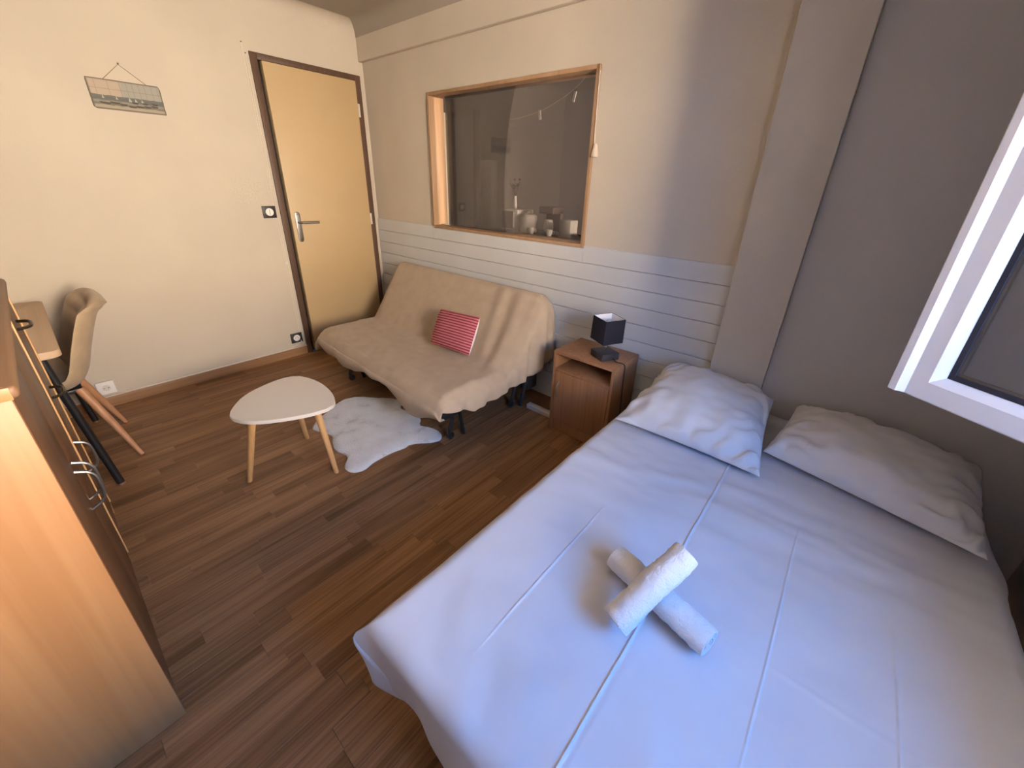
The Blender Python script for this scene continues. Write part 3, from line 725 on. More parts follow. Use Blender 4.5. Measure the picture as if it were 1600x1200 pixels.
mb = MB(); mb.grid(allrows)
cov = mb.build('cover', M_SOFA, sf, angle=None)
so = cov.modifiers.new('thick', 'SOLIDIFY'); so.thickness = 0.003; so.offset = -1
# mattress and frame underneath
MB().box(SX0 + 0.04, SX1 - 0.04, -0.84, -0.46, 0.21, 0.320, 0.03, 3).build('seat_mattress', M_SOFADARK, sf)
bm_ = MB().box(SX0 + 0.05, SX1 - 0.05, -0.045, 0.045, -0.19, 0.19, 0.03, 3, rot=Matrix.Rotation(math.radians(-34), 3, 'X'))
bmesh.ops.translate(bm_.bm, verts=bm_.bm.verts[:], vec=Vector((0, -0.215, 0.515)))
bm_.build('back_mattress', M_SOFADARK, sf)
for xx in (0.78, 1.83):
    MB().box(xx - 0.012, xx + 0.012, -0.88, -0.12, 0.150, 0.190, 0.004).build('side_rail', M_BLACK, sf)
for xx in (0.74, 1.825):
    lg = MB().tube(catmull([(xx, -0.790, 0.17), (xx, -0.800, 0.11), (xx, -0.822, 0.055), (xx, -0.815, 0.030)], 5), 0.0125, 10).build('leg', M_BLACK, sf)
    MB().lathe((xx - 0.012, -0.814, 0.022), [(0.014, 0), (0.022, 0.003), (0.022, 0.021), (0.014, 0.024)], 16, 'x').build('caster', M_BLKPL, lg)
    MB().tube([(xx + 0.035, -0.770, 0.17), (xx + 0.015, -0.725, 0.0)], 0.0115, 10).build('leg', M_BLACK, sf)
    lg = MB().tube([(xx + .02, -0.26, 0.17), (xx + .02, -0.30, 0.03)], 0.0125, 10).build('leg', M_BLACK, sf)
    MB().lathe((xx + .008, -0.303, 0.022), [(0.014, 0), (0.022, 0.003), (0.022, 0.021), (0.014, 0.024)], 16, 'x').build('caster', M_BLKPL, lg)
    MB().tube([(xx + .055, -0.20, 0.17), (xx + .055, -0.250, 0.0)], 0.0135, 10).build('leg', M_BLACK, sf)
MB().box(0.60, 1.90, -0.20, -0.10, 0.10, 0.30, 0.01).build('storage_box', M_SOFADARK, sf)
wp = MB().box(1.93, 2.12, -0.245, -0.205, 0.0005, 0.032, 0.004).build('power_strip', M_WHITE); rebase(wp, (2.02, -0.225, 0.0)); tag(wp, 'white power strip on the floor behind the sofa end', 'power strip')

# ================================================================== cushions / pillows
def pillow(name, C4, T, label, cat, mat, mat2=None, n=46, pinch=0.05, wr=0.006, flat=0.35, seed=0.0, fold_h=0.003, group=None):
    c00, c10, c11, c01 = [Vector(c) for c in C4]
    nrm = (c10 - c00).cross(c01 - c00).normalized()
    org = (c00 + c10 + c11 + c01) / 4
    mb = MB(); surf = {}
    def P(u, v, side):
        uu = u * (1 - pinch * (1 - v * v) * abs(u) ** 3); vv = v * (1 - pinch * (1 - u * u) * abs(v) ** 3)
        a, b = (uu + 1) / 2, (vv + 1) / 2
        q = c00 * (1 - a) * (1 - b) + c10 * a * (1 - b) + c11 * a * b + c01 * (1 - a) * b
        e = (max(0, 1 - abs(u) ** 2.6) * max(0, 1 - abs(v) ** 2.6)) ** 0.55
        e = max(0.0, e)
        if side > 0:
            d = T * (1 - flat) * e
            k = min(1, e * 1.6)
            d += wr * k * (nz(u * 2.2 + seed, v * 2.4, seed) + 0.5 * nz(u * 5 + seed, v * 5.5, seed + 3))
            rim = (1 - e) * min(1, e * 4)
            d += wr * 1.8 * rim * math.sin(14 * (u * abs(v) - v * abs(u)) + 6 * nz(u * 3, v * 3, seed))
            d += fold_h * math.exp(-((u - 0.08 - 0.03 * v) / 0.012) ** 2) * e
        else: d = -T * flat * e
        return q + nrm * d
    for side in (1, -1):
        pts = []; uv = []
        for i in range(n + 1):
            u = -math.cos(PI * i / n); pr = []; ur = []
            for j in range(n + 1):
                v = -math.cos(PI * j / n); pr.append(P(u, v, side)); ur.append(((u + 1) / 2, (v + 1) / 2))
            pts.append(pr); uv.append(ur)
        f0 = len(mb.bm.faces)
        mb.grid(pts, uv)
        mb.bm.faces.ensure_lookup_table()
        if mat2 is not None and side < 0:
            for f in mb.bm.faces[f0:]: f.material_index = 1
    bmesh.ops.remove_doubles(mb.bm, verts=mb.bm.verts[:], dist=0.00005)
    o = mb.build(name, [mat, mat2] if mat2 else mat, angle=None)
    low = min((v.co.z for v in o.data.vertices))
    rebase(o, (org.x, org.y, low)); tag(o, label, cat, group)
    return o
pillow('bed_pillow', ((2.715, -0.625, 0.430), (3.285, -0.622, 0.430), (3.225, -0.105, 0.512), (2.745, -0.095, 0.528)), 0.155, 'plump white square pillow next to the nightstand', 'pillow', M_PILLOW, pinch=0.05, wr=0.013, seed=1.3, flat=0.25, group='white bed pillows')
pillow('bed_pillow', ((3.262, -0.450, 0.436), (3.850, -0.590, 0.436), (3.880, -0.125, 0.484), (3.312, -0.085, 0.500)), 0.150, 'white pillow lying in shade under the open window sash', 'pillow', M_PILLOW, pinch=0.035, wr=0.011, seed=5.1, flat=0.25, group='white bed pillows')
pillow('striped_cushion', ((1.340, -0.545, 0.384), (1.677, -0.520, 0.384), (1.664, -0.405, 0.606), (1.325, -0.432, 0.592)), 0.138, 'small red and pink striped cushion on the sofa', 'cushion', M_STRIPE, M_WHITEFAB, pinch=0.02, wr=0.003, flat=0.60, seed=2.2)

# ================================================================== nightstand
ns = thing('nightstand', (2.365, -0.19, 0), 'small wooden nightstand with an open shelf beside the bed', 'nightstand')
NX0, NX1, NY0, NY1, NZ = 2.178, 2.552, -0.335, -0.048, 0.514
MB().box(NX0, NX0 + 0.015, NY0, NY1, 0, NZ, 0.001).build('side_panel', M_NIGHT, ns)
MB().box(NX1 - 0.015, NX1, NY0, NY1, 0, NZ, 0.001).build('side_panel', M_NIGHT, ns)
MB().box(NX0 + 0.0153, NX1 - 0.0153, NY0, NY1, NZ - 0.016, NZ - 0.0005, 0.001).build('top', M_NIGHT, ns)
MB().box(NX0 + 0.0153, NX1 - 0.0153, NY0 + .004, NY1 - .006, 0.395, 0.410, 0.001).build('shelf', M_NIGHT, ns)
MB().box(NX0 + 0.0153, NX1 - 0.0153, NY1 - 0.005, NY1, 0.06, NZ - 0.017).build('back_panel', M_NIGHT, ns, smooth=False)
MB().box(NX0 + 0.0153, NX1 - 0.0153, NY0 + 0.012, NY1 - .006, 0.066, 0.080, 0.001).build('bottom_board', M_NIGHT, ns)
MB().box(NX0 + 0.0153, NX1 - 0.0153, NY0 + 0.014, NY0 + 0.03, 0.0, 0.0655).build('plinth', M_NIGHT, ns, smooth=False)
d = MB().box(NX0 + 0.018, NX1 - 0.018, NY0, NY0 + 0.015, 0.082, 0.3935, 0.002).build('door', M_NIGHT, ns)
hp = [(NX0 + 0.050, NY0 - 0.0005 - 0.022 * (1 - (2 * k / 12 - 1) ** 4) ** .8, 0.285 + (k / 12 - .5) * 0.095) for k in range(13)]
tag(MB().tube(hp, 0.0042, 8).build('handle', M_SILVER, d), 'curved metal handle')

# ================================================================== lamp
lm = thing('table_lamp', (2.43, -0.225, NZ), 'small black table lamp with a square dark shade on the nightstand', 'lamp')
ra = Matrix.Rotation(math.radians(-27), 3, 'Z')
lc = Vector((2.430, -0.222, 0))
MB().box(lc.x - .055, lc.x + .055, lc.y - .055, lc.y + .055, NZ + .0005, NZ + .038, 0.003, rot=ra, piv=lc).build('base', M_LAMPB, lm)
MB().tube([(lc.x, lc.y, NZ + .038), (lc.x, lc.y, NZ + .112)], 0.0045, 10).lathe((lc.x, lc.y, NZ + .06), [(.004, -.006), (.008, -.003), (.008, .003), (.004, .006)], 12).build('stem', M_CHROME, lm)
MB().lathe((lc.x, lc.y, NZ + .112), [(0.013, 0), (0.014, 0.045), (.010, .05)], 14).build('socket', M_WHITE, lm)
MB().lathe((lc.x, lc.y, NZ + .162), [(0.006, 0), (0.017, 0.018), (0.020, .032), (.014, .048), (.004, .054)], 16).build('bulb', M_SHADEIN, lm)
sh0, sh1, zb, zt_ = 0.0605, 0.0625, NZ + 0.098, NZ + 0.226
tl = Matrix.Rotation(math.radians(1.5), 3, 'Y')
def sq(h, z, rad=0.004):
    pts = []
    for (sx, sy, a0) in ((1, 1, 0), (-1, 1, 90), (-1, -1, 180), (1, -1, 270)):
        for q in range(3):
            a = math.radians(a0 + 45 * q); pts.append(((h - rad) * sx + rad * math.cos(a), (h - rad) * sy + rad * math.sin(a)))
    return [lc + Vector((0, 0, NZ + .16)) + (ra @ (tl @ Vector((p_[0], p_[1], z - NZ - .16)))) for p_ in pts]
mb = MB(); A = [mb.bm.verts.new(p_) for p_ in sq(sh1, zt_ - .13 + .0)]; mb.bm.free()
mb = MB(); O0, O1, I1, I0 = [[mb.bm.verts.new(p_) for p_ in q] for q in (sq(sh1, zb), sq(sh0, zt_), sq(sh0 - .0025, zt_), sq(sh1 - .0025, zb))]
for A, B in ((O0, O1), (O1, I1), (I0, O0)):
    for k in range(12): mb.bm.faces.new((A[k], A[(k + 1) % 12], B[(k + 1) % 12], B[k]))
shd = mb.build('shade', M_SHADE, lm, angle=30)
mb = MB(); A, B = [[mb.bm.verts.new(p_) for p_ in q] for q in (sq(sh0 - .003, zt_ - .0005), sq(sh1 - .003, zb + .0005))]
for k in range(12): mb.bm.faces.new((A[k], A[(k + 1) % 12], B[(k + 1) % 12], B[k]))
tag(mb.build('lining', M_SHADEIN, shd, angle=30), 'white inside of the shade')
mb = MB()
for a in (0, 90, 180, 270):
    q = ra @ (Matrix.Rotation(math.radians(a), 3, 'Z') @ Vector((sh1 - .006, 0, 0))); mb.tube([lc + Vector((0, 0, NZ + .155)), lc + q + Vector((0, 0, NZ + .175))], 0.0013, 6)
mb.build('spider', M_CHROME, shd)
MB().tube(catmull([(2.487, -0.232, NZ + .010), (2.520, -0.250, NZ + .006), (2.548, -0.245, NZ + .005), (2.561, -0.238, NZ - .010), (2.562, -0.235, NZ - .06), (2.560, -0.225, .38), (2.562, -0.215, .25), (2.565, -.20, .12), (2.57, -.19, .004)], 6), 0.0026, 8).build('cord', M_BLKPL, lm)

# ================================================================== bed
bd = thing('bed', (3.28, -0.95, 0), 'low double bed made up with a smooth white sheet', 'bed')
X0, X1, Y0, Y1, ZT = 2.672, 3.905, -1.815, -0.030, 0.400
MB().box(X0 + 0.02, X1 - 0.02, Y0 + 0.03, Y1 - 0.005, 0.175, ZT - 0.012, 0.035, 3).build('mattress', M_MATT, bd)
MB().box(X0 + 0.05, X1 - 0.05, Y0 + 0.045, Y1 - 0.02, 0.095, 0.174, 0.008).build('bed_base', M_NAVY, bd)
for sx in (X0 + .12, X1 - .12):
    for sy in (Y0 + .12, Y1 - .14): MB().tube([(sx, sy, 0.0), (sx, sy, 0.096)], [0.022, 0.027], 14).build('leg', M_BLACK, bd)
RR = 0.045
def fold1(s, a, b, side_lo=True, side_hi=True):
    """cloth coordinate s -> (pos, drop, outward) round the edges a and b"""
    def over(e):
        if e <= 0: return 0, 0
        q = RR * PI / 2
        if e < q: return RR * math.sin(e / RR), RR * (1 - math.cos(e / RR))
        return RR, RR + (e - q)
    lo, hi = a + RR, b - RR
    if s < lo and side_lo:
        o_, d_ = over(lo - s); return lo - o_, d_, -1
    if s > hi and side_hi:
        o_, d_ = over(s - hi); return hi + o_, d_, 1
    return s, 0.0, 0
DROP = 0.235
NX_, NY_ = 380, 340
creases = [(2.925, 0.0024, -1.62, -1.15), (3.178, 0.0045, -1.95, -0.55), (3.430, 0.0022, -1.5, -.8), (3.655, 0.0020, -1.9, -1.0)]
slist = [X0 - DROP + RR + (X1 - X0 + 2 * (DROP - RR)) * i / 260 for i in range(261)]
for c_ in creases: slist += [c_[0] + q * 0.0011 for q in range(-14, 15)]
slist = sorted(set(slist)); NX_ = len(slist) - 1
pts = []
for i in range(NX_ + 1):
    s = slist[i]
    r_ = []
    for j in range(NY_ + 1):
        t = Y0 - DROP + RR + (Y1 - (Y0 - DROP + RR)) * j / NY_
        px_, dx, ox = fold1(s, X0, X1); py_, dy, oy = fold1(t, Y0, Y1, True, False)
        mx_, mn_ = max(dx, dy), min(dx, dy)
        z = ZT - mx_ - 0.15 * mn_
        # slack cloth at the two foot corners stands out like an ear
        ear = sm(0.0, 0.05, mn_) * math.exp(-((mx_ - 0.075) / 0.045) ** 2)
        px_ += ox * (0.030 * ear - 0.020 * sm(.10, .22, mx_) * sm(0, .03, dx) - 0.085 * sm(.06, .2, mn_)); py_ += oy * (0.012 * ear - 0.004 * sm(.06, .22, mx_) * sm(0, .03, dy) - 0.03 * sm(.08, .2, mn_))
        top = 1 - sm(0.0, 0.05, mx_)
        h = 0.0
        for cxr, ca, ya, yb2 in creases:
            wv = cxr + 0.003 * nz(t * 2.0, cxr * 7)
            g = sm(ya - .1, ya + .1, t) * sm(yb2 + .1, yb2 - .1, t)
            h += ca * g * math.exp(-((s - wv) / 0.0026) ** 2) - ca * 0.3 * g * math.exp(-((s - wv - .007) / 0.006) ** 2)
        h += 0.0020 * math.exp(-((t + 1.28 + .01 * nz(s * 4, 2)) / 0.005) ** 2) * sm(3.2, 3.5, s) * sm(3.9, 3.7, s)
        # gentle pulled wrinkles running across below the pillows and toward the foot
        h += 0.0070 * nz(s * 2.3 + t * 1.1, t * 2.6, 7.0) + 0.0045 * nz(s * 4 + t * 5, t * 9 - s * 3, 2.0) + 0.0022 * nz(s * 9 - t * 6, t * 15, 4.4)
        band = math.exp(-((t + 0.80 - 0.12 * (s - 3.2)) / 0.16) ** 2)
        h += 0.0070 * band * (nz(s * 2.2 + 2 * t, (t - 0.30 * (s - 3.2) + .05 * nz(s * 3, 1.0)) * 15, 11.0) + 0.6 * nz(s * 6, t * 22, 3.0))
        band2 = sm(-1.45, -1.75, t)
        h += 0.0085 * band2 * nz((s + 0.45 * t) * 13, (t) * 2.5, 5.0)
        z += h * (0.35 + 0.65 * top)
        if mx_ > 0.02:
            k_ = sm(0.02, 0.16, mx_)
            if dy >= dx: py_ -= k_ * (0.012 * math.sin(s * 15 + 2 * nz(s * 3, 0)) + 0.010 * nz(s * 9, 3)) ; px_ += k_ * 0.006 * math.sin(s * 23)
            else: px_ += ox * k_ * (0.010 * math.sin(t * 13 + 2 * nz(t * 3, 0)) + 0.012 * nz(t * 6, 8.0))
        # bulge of slack sheet on the window side near the pillow
        if ox > 0: px_ += 0.030 * math.exp(-((t + 0.55) / 0.08) ** 2) * sm(0.0, 0.08, dx)
        r_.append((px_, py_, max(0.02, z)))
    pts.append(r_)
mb = MB(); mb.grid(pts); sh = mb.build('sheet', M_SHEET, bd, angle=None)
so = sh.modifiers.new('thick', 'SOLIDIFY'); so.thickness = 0.002; so.offset = -1

# ================================================================== rolled towels
def towel(A, B, r, zc, label, a0, flip=1, seed=0.0, tilt=0.0):
    A, B = Vector((A[0], A[1], 0)), Vector((B[0], B[1], 0)); ax = (B - A).normalized(); L = (B - A).length
    sd_ = Vector((-ax.y, ax.x, 0)) * flip
    th = 0.0085; turns = 3.6
    prof2 = []
    na = 110
    for k in range(na + 1):
        ang = a0 - 2 * PI * turns * (1 - k / na)
        rr = 0.006 + (r - 0.006) * (k / na) ** 0.75
        prof2.append((rr * math.cos(ang), rr * math.sin(ang) * 0.90, ang, rr))
    # flap lying flat at the end
    inner = [((p_[3] - th * .82) * math.cos(p_[2]), (p_[3] - th * .82) * math.sin(p_[2]) * .90) for p_ in prof2]
    outer = [(p_[0], p_[1]) for p_ in prof2]
    ex, ey = outer[-1]; ix, iy = inner[-1]
    for k in range(1, 7):   # loose edge of the towel lying flat beside the roll
        outer.append((ex - 0.0035 * k, ey + 0.0004 * k)); inner.append((ix - 0.0035 * k - 0.001, iy - 0.0001 * k)); prof2.append(prof2[-1])
    ax3 = (ax * math.sqrt(max(1e-6, L * L)) + Vector((0, 0, tilt))).normalized(); up3 = sd_.cross(ax3).normalized()
    if up3.z < 0: up3 = -up3
    nl = 60; rows_o = []; rows_i = []
    for q in range(nl + 1):
        f = q / nl; c_ = A + ax * (L * f) + Vector((0, 0, zc + tilt * (f - .5)))
        ro_, ri_ = [], []
        for k, (o_, i_) in enumerate(zip(outer, inner)):
            ky = k / na
            spread = (f - .5) * 0.006 * nz(k * .08 + seed, 2)
            e = 1.0 - 0.05 * (abs(2 * f - 1) ** 8)
            d = 0.0022 * nz(f * 18 + seed, ky * 70, seed) + 0.0016 * nz(f * 55, ky * 190, seed + 4) + 0.0040 * nz(f * 3 + seed, ky * 12, 6)
            l_ = Vector((o_[0], o_[1])).length or 1
            o2 = ((o_[0]) * (e + d / l_), (o_[1]) * (e + d / l_))
            ro_.append(c_ + ax3 * spread + sd_ * o2[0] + up3 * o2[1])
            ri_.append(c_ + ax3 * spread + sd_ * i_[0] * e + up3 * (i_[1] * e))
        rows_o.append(ro_); rows_i.append(ri_)
    mb = MB(); Vo = mb.grid(rows_o); Vi = mb.grid(rows_i)
    def st(P, Q):
        for k in range(len(P) - 1): mb.bm.faces.new((P[k], P[k + 1], Q[k + 1], Q[k]))
    st(Vo[0], Vi[0]); st(Vo[-1], Vi[-1]); st([r_[0] for r_ in Vo], [r_[0] for r_ in Vi]); st([r_[-1] for r_ in Vo], [r_[-1] for r_ in Vi])
    o = mb.build('rolled_towel', M_TOWEL, angle=60)
    low = min(v.co.z for v in o.data.vertices); c_ = (A + B) / 2
    rebase(o, (c_.x, c_.y, low)); tag(o, label, 'towel', 'white towels rolled up on the bed')
    return o
towel((3.056, -1.284), (3.322, -1.350), 0.0395, ZT + 0.040, 'rolled white towel lying underneath, its spiral end facing right', math.radians(-88), -1, 1.0)
towel((3.143, -1.452), (3.219, -1.262), 0.0385, ZT + 0.1045, 'rolled white towel laid crosswise on top of the other', math.radians(-88), -1, 4.0, 0.112)

# ================================================================== wall picture
pc = thing('wall_picture', (0.010, -1.471, 1.655), 'small weathered harbour picture hanging on a string', 'picture')
y0, y1, z0, z1 = -1.624, -1.320, 1.660, 1.800
poly = [(y0 + .002, z0 + .006)]
for k in range(9): poly.append((y0 + (y1 - y0) * k / 8 , z0 + .0008 * nz(k * 3.3, 1)))
poly[1] = (y0 + .012, z0)
for k in range(10): poly.append((y1 + .0035 * nz(k * 2.1, 4) - (0.004 if k == 9 else 0), z0 + .004 + (z1 - z0 - .008) * k / 9))
for k in range(9): poly.append((y1 - .008 - (y1 - y0 - .010) * k / 8, z1 + .0008 * nz(k * 1.7, 8)))
for k in range(8): poly.append((y0 + .0035 * nz(k * 2.7, 12), z1 - .010 - (z1 - z0 - .022) * k / 7))
mb = MB().prism(poly, lambda a, b, d: (d, a, b), 0.004, 0.012)
mb.uv = mb.bm.loops.layers.uv.new('UVMap')
for f in mb.bm.faces:
    for l in f.loops: l[mb.uv].uv = ((l.vert.co.y - y0) / (y1 - y0), (l.vert.co.z - z0) / (z1 - z0))
bo = mb.build('board', M_PRINT, pc, smooth=False)
M_SAIL = plain('print_sail', (0.36, 0.34, 0.29, 1), 0.8); M_HULL = plain('print_hull', (0.075, 0.068, 0.052, 1), 0.8)
for (u, v, wd, hd) in ((0.52, 0.33, .016, .020), (0.60, 0.34, .013, .016), (0.69, 0.34, .013, .015), (0.16, 0.36, .010, .017), (0.34, 0.36, .010, .014)):
    a, b = y0 + u * (y1 - y0), z0 + v * (z1 - z0)
    MB().prism([(a - wd / 2, b), (a + wd / 2, b), (a - wd / 6, b + hd)], lambda p_, q, d: (d, p_, q), 0.0121, 0.0126).build('sail', M_SAIL, bo, smooth=False)
for (u, v, wd) in ((0.17, 0.17, .05), (0.30, 0.20, .045), (0.41, .17, .035), (0.53, .13, .038), (0.64, .16, .040), (0.75, .18, .034), (0.85, .21, .034), (.58, .27, .03), (.72, .28, .028), (.86, .29, .03)):
    a, b = y0 + u * (y1 - y0), z0 + v * (z1 - z0)
    MB().prism([(a - wd / 2, b + .010), (a - wd / 3, b), (a + wd / 3, b), (a + wd / 2, b + .008)], lambda p_, q, d: (d, p_, q), 0.0121, 0.0126).build('boat', M_HULL, bo, smooth=False)
M_STRING = plain('string_brown', (0.16, 0.09, 0.06, 1), 0.9)
MB().tube([(0.007, -1.553, 1.799), (0.006, -1.471, 1.878), (0.007, -1.376, 1.800)], 0.0014, 6).build('string', M_STRING, pc)
MB().lathe((0, -1.471, 1.881), [(0.002, 0.0006), (0.002, 0.010), (0.0045, 0.0105), (0.0045, 0.012)], 10, 'x').build('nail', M_BRONZE, pc)

# ================================================================== switches and sockets
def plate(name, y0, y1, z0, z1, label, cat, kind):
    t_ = thing(name, (0.001, (y0 + y1) / 2, (z0 + z1) / 2), label, cat)
    MB().box(0.0005, 0.009, y0, y1, z0, z1, 0.002).build('plate', M_BLKPL, t_)
    c_ = (0, (y0 + y1) / 2, (z0 + z1) / 2); r_ = 0.026
    MB().lathe(c_, [(r_, 0.0092), (r_, 0.013), (r_ - .003, 0.0145)] if kind == 'switch' else [(r_, 0.0092), (r_, 0.0115), (r_ - .004, .0100)], 28, 'x').build('rocker' if kind == 'switch' else 'socket_well', M_SOCKETW, t_)
    if kind == 'switch':
        MB().box(0.0146, 0.0150, c_[1] - .0012, c_[1] + .0012, c_[2] - .018, c_[2] + .018).build('split_line', M_HOLE, t_, smooth=False)
    else:
        for dy in (-.0095, .0095): MB().lathe((0, c_[1] + dy, c_[2]), [(.0032, .0101), (.0032, .0107)], 10, 'x').build('hole', M_HOLE, t_)
        MB().lathe((0, c_[1], c_[2] + .011), [(.0026, .0101), (.0026, .018)], 10, 'x').build('earth_pin', M_STEEL, t_)
plate('light_switch', -0.920, -0.832, 1.078, 1.160, 'black light switch with a round white rocker beside the door', 'switch', 'switch')
plate('wall_socket', -0.912, -0.824, 0.112, 0.192, 'black wall socket with a white insert low beside the door', 'socket', 'socket')
t_ = thing('wall_socket', (0.001, -2.015, 0.13), 'cream surface-mounted wall socket behind the chair', 'socket')
MB().box(0.0005, 0.022, -2.055, -1.972, 0.092, 0.172, 0.005).build('housing', M_SOCKETW, t_)
MB().lathe((0, -2.013, 0.132), [(0.019, 0.0222), (0.019, 0.0240), (.015, .0230)], 20, 'x').build('socket_well', M_WHITE, t_)
for dy in (-.0095, .0095): MB().lathe((0, -2.013 + dy, .132), [(.0028, .0232), (.0028, .0240)], 8, 'x').build('hole', M_HOLE, t_)
# cables
cbl = thing('door_cable', (0.003, -0.83, 0.1), 'thin pair of white cables pinned along the door frame', 'cable')
for dy, zt2 in ((0.0, 2.118), (0.012, 2.062)):
    P = [(0.0025, -0.834 + dy, zt2)] + [(0.0035, -0.836 + dy + 0.003 * nz(z_ * 4, dy * 90), z_) for z_ in (2.0, 1.8, 1.6, 1.4, 1.2, 1.0, .8, .6, .4, .2)] + [(0.0035, -0.825 + dy, 0.085)]
    MB().tube(catmull(P, 4), 0.0020, 6).build('cable_run', M_CABLE, cbl)
    MB().lathe((0, -0.834 + dy, zt2), [(.0035, .0008), (.0035, .005)], 8, 'x').build('pin', M_BRONZE, cbl)
for z_ in (1.93, 1.35, 0.75): MB().box(0.0008, 0.0065, -0.842, -0.818, z_ - .003, z_ + .003, .001).build('clip', M_WHITE, cbl)
sc_ = MB().tube(catmull([(0.014, -0.842, 0.130), (0.020, -0.850, 0.112), (0.0235, -0.93, 0.088), (0.024, -1.05, 0.080), (0.020, -1.20, 0.0795), (0.020, -1.45, .0795), (0.020, -1.75, .0795), (0.020, -1.96, 0.083)], 6), 0.0028, 8).build('skirting_cable', M_CABLE)
rebase(sc_, (0.02, -1.4, 0.0765)); tag(sc_, 'white flex trailing along the top of the skirting board', 'cable')

# ================================================================== kitchen things seen through the glass
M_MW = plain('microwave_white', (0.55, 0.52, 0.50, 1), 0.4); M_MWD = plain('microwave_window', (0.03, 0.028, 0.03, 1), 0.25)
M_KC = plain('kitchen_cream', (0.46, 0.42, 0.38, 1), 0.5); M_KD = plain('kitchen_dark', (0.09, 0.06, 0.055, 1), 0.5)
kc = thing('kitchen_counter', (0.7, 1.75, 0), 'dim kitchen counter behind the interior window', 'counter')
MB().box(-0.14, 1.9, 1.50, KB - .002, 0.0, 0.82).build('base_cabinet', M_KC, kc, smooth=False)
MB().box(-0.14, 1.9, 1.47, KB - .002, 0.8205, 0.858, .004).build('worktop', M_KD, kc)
mw = thing('microwave', (0.12, 1.75, 0.8585), 'small white microwave on the kitchen counter seen through the glass', 'microwave')
MB().box(0.005, 0.255, 1.605, 1.90, 0.8590, 1.090, .006).build('body', M_MW, mw)
dd = MB().box(0.020, 0.195, 1.598, 1.6045, 0.885, 1.072, .002).build('door', M_MWD, mw)
MB().box(0.200, 0.208, 1.585, 1.604, 0.90, 1.06, .003).build('handle', M_MW, mw)
vs = thing('flower_vase', (0.10, 1.74, 1.0905), 'slim vase of dried flowers on the microwave', 'vase')
MB().lathe((0.10, 1.74, 1.0905), [(.022, 0), (.026, .03), (.018, .09), (.014, .13), (.017, .14)], 18).build('vase', plain('vase_glaze', (.62, .58, .55, 1), .3), vs)
M_FLW = plain('dried_flower', (0.06, 0.045, 0.04, 1), .9)
for k in range(11):
    a = k * 2.4; rr = .03 + .065 * random.random(); hz = 1.30 + .10 * random.random()
    tip = (0.10 + rr * math.cos(a), 1.74 + rr * math.sin(a), hz)
    st_ = MB().tube([(0.10, 1.74, 1.20), (0.10 + rr * .4 * math.cos(a), 1.74 + rr * .4 * math.sin(a), 1.26), tip], .0018, 5).build('stem', M_FLW, vs)
    MB().lathe(tip, [(.003, -.006), (.014, 0), (.016, .010), (.006, .018)], 9).build('flower_head', M_FLW, st_)
cn = MB().lathe((0.36, 1.68, 0.8585), [(.095, 0), (.10, .02), (.10, .17), (.085, .19), (.03, .20), (.022, .225), (.004, .23)], 24).build('canister', M_KC); rebase(cn, (.36, 1.68, .8585)); tag(cn, 'pale lidded canister right of the microwave', 'canister')
cm = thing('coffee_maker', (0.62, 1.72, 0.8585), 'dark coffee maker on the kitchen counter', 'appliance')
MB().box(0.53, 0.72, 1.66, 1.85, .859, .89, .004).box(0.53, .72, 1.78, 1.85, .89, 1.10, .004).box(.53, .72, 1.64, 1.85, 1.07, 1.14, .006).build('body', M_KD, cm)
MB().lathe((.625, 1.70, .891), [(.045, 0), (.055, .03), (.05, .09), (.04, .12)], 18).build('jug', M_MW, cm)
for x_ in (0.50, 0.74):
    cu = thing('cup', (x_, 1.56, .8585), 'small pale cup %s the coffee maker' % ('left of' if x_ < .6 else 'right of'), 'cup', 'cups on the kitchen counter')
    MB().lathe((x_, 1.56, .8588), [(.024, 0), (.036, .035), (.038, .07), (.034, .07), (.030, .03), (.004, .008)], 18).build('body', M_MW, cu)
    MB().tube(catmull([(x_ + .036, 1.56, .915), (x_ + .06, 1.56, .91), (x_ + .058, 1.56, .885), (x_ + .032, 1.56, .88)], 5), .004, 6).build('handle', M_MW, cu)
bxk = MB().box(0.86, 1.00, 1.56, 1.70, .8588, 1.03, .004).build('food_box', M_KC); rebase(bxk, (.93, 1.63, .8588)); tag(bxk, 'pale upright box at the right of the counter', 'box')
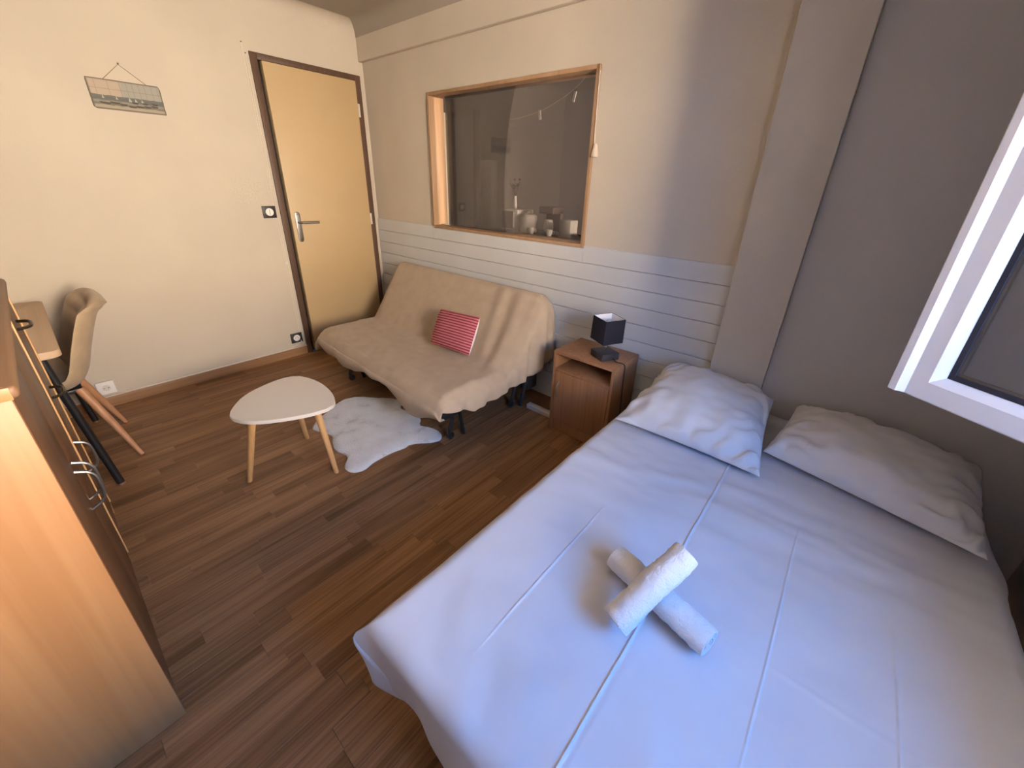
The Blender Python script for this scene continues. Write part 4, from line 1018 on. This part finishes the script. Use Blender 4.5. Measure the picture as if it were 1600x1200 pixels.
bw = MB().lathe((1.20, 1.60, .8588), [(.05, 0), (.09, .03), (.12, .06), (.115, .06), (.08, .03), (.003, .012)], 26).build('bowl', M_KD); rebase(bw, (1.2, 1.6, .8588)); tag(bw, 'low dark bowl at the right end of the counter', 'bowl')
tc_ = thing('tall_cabinet', (-0.6, 2.0, 0), 'narrow pale tall cabinet left of the microwave', 'cabinet')
MB().box(-0.715, -0.479, 1.965, KB - .002, 0, 1.62, .004).build('body', M_KC, tc_)
MB().box(-0.711, -0.483, 1.950, 1.964, 0.02, 1.615, .003).build('door', plain('pale_cabinet_door', (0.72, 0.66, 0.58, 1), 0.5), tc_)
kd = thing('kitchen_door', (-0.60, 1.62, 0), 'dim grey kitchen door standing behind the tall cabinet', 'door')
MB().box(-0.80, -0.43, 1.60, 1.64, 0.01, 2.05, .003).build('leaf', paint('kitchen_door_paint', (0.40, 0.36, 0.34, 1)), kd)
MB().box(-0.424, -0.385, 1.58, 1.66, 0, 2.10, .003).build('frame', M_KD, kd)
MB().box(-0.86, -0.806, 1.58, 1.66, 0, 2.10, .003).build('frame', M_KD, kd)
gp = thing('cream_panel', (-0.98, 1.55, 0), 'cream wardrobe door with a dark outline at the window gap', 'panel')
MB().box(-1.20, -0.88, 1.55, 1.60, 0.0, 2.1, .003).build('leaf', paint('cream_panel_paint', (.70, .62, .48, 1)), gp)
MB().box(-1.10, -1.092, 1.544, 1.5495, 0.5, 1.25).build('groove', M_KD, gp, smooth=False)
gl = thing('photo_garland', (0.9, 0.9, 1.95), 'string with clipped paper slips hanging across the kitchen', 'garland')
Pg = [Vector((-0.2, KB - .001, 1.98)), Vector((0.55, 0.99, 1.86)), Vector((0.80, 0.98, 1.88)), Vector((1.06, 1.0, 1.94)), Vector((1.45, 0.90, 2.08)), Vector((2.2, 0.121, 2.25))]
MB().tube(catmull(Pg, 8), .0014, 5).build('string', M_CABLE, gl)
for p_ in (Vector((0.97, 0.995, 1.915)), Vector((1.30, 1.01, 2.02))):
    MB().box(p_.x - .012, p_.x + .012, p_.y - .003, p_.y + .003, p_.z - .065, p_.z + .006, .001, rot=Matrix.Rotation(.25 if p_.x > 1.1 else -.15, 3, 'Y'), piv=p_).build('paper_slip', M_SOCKETW, gl)
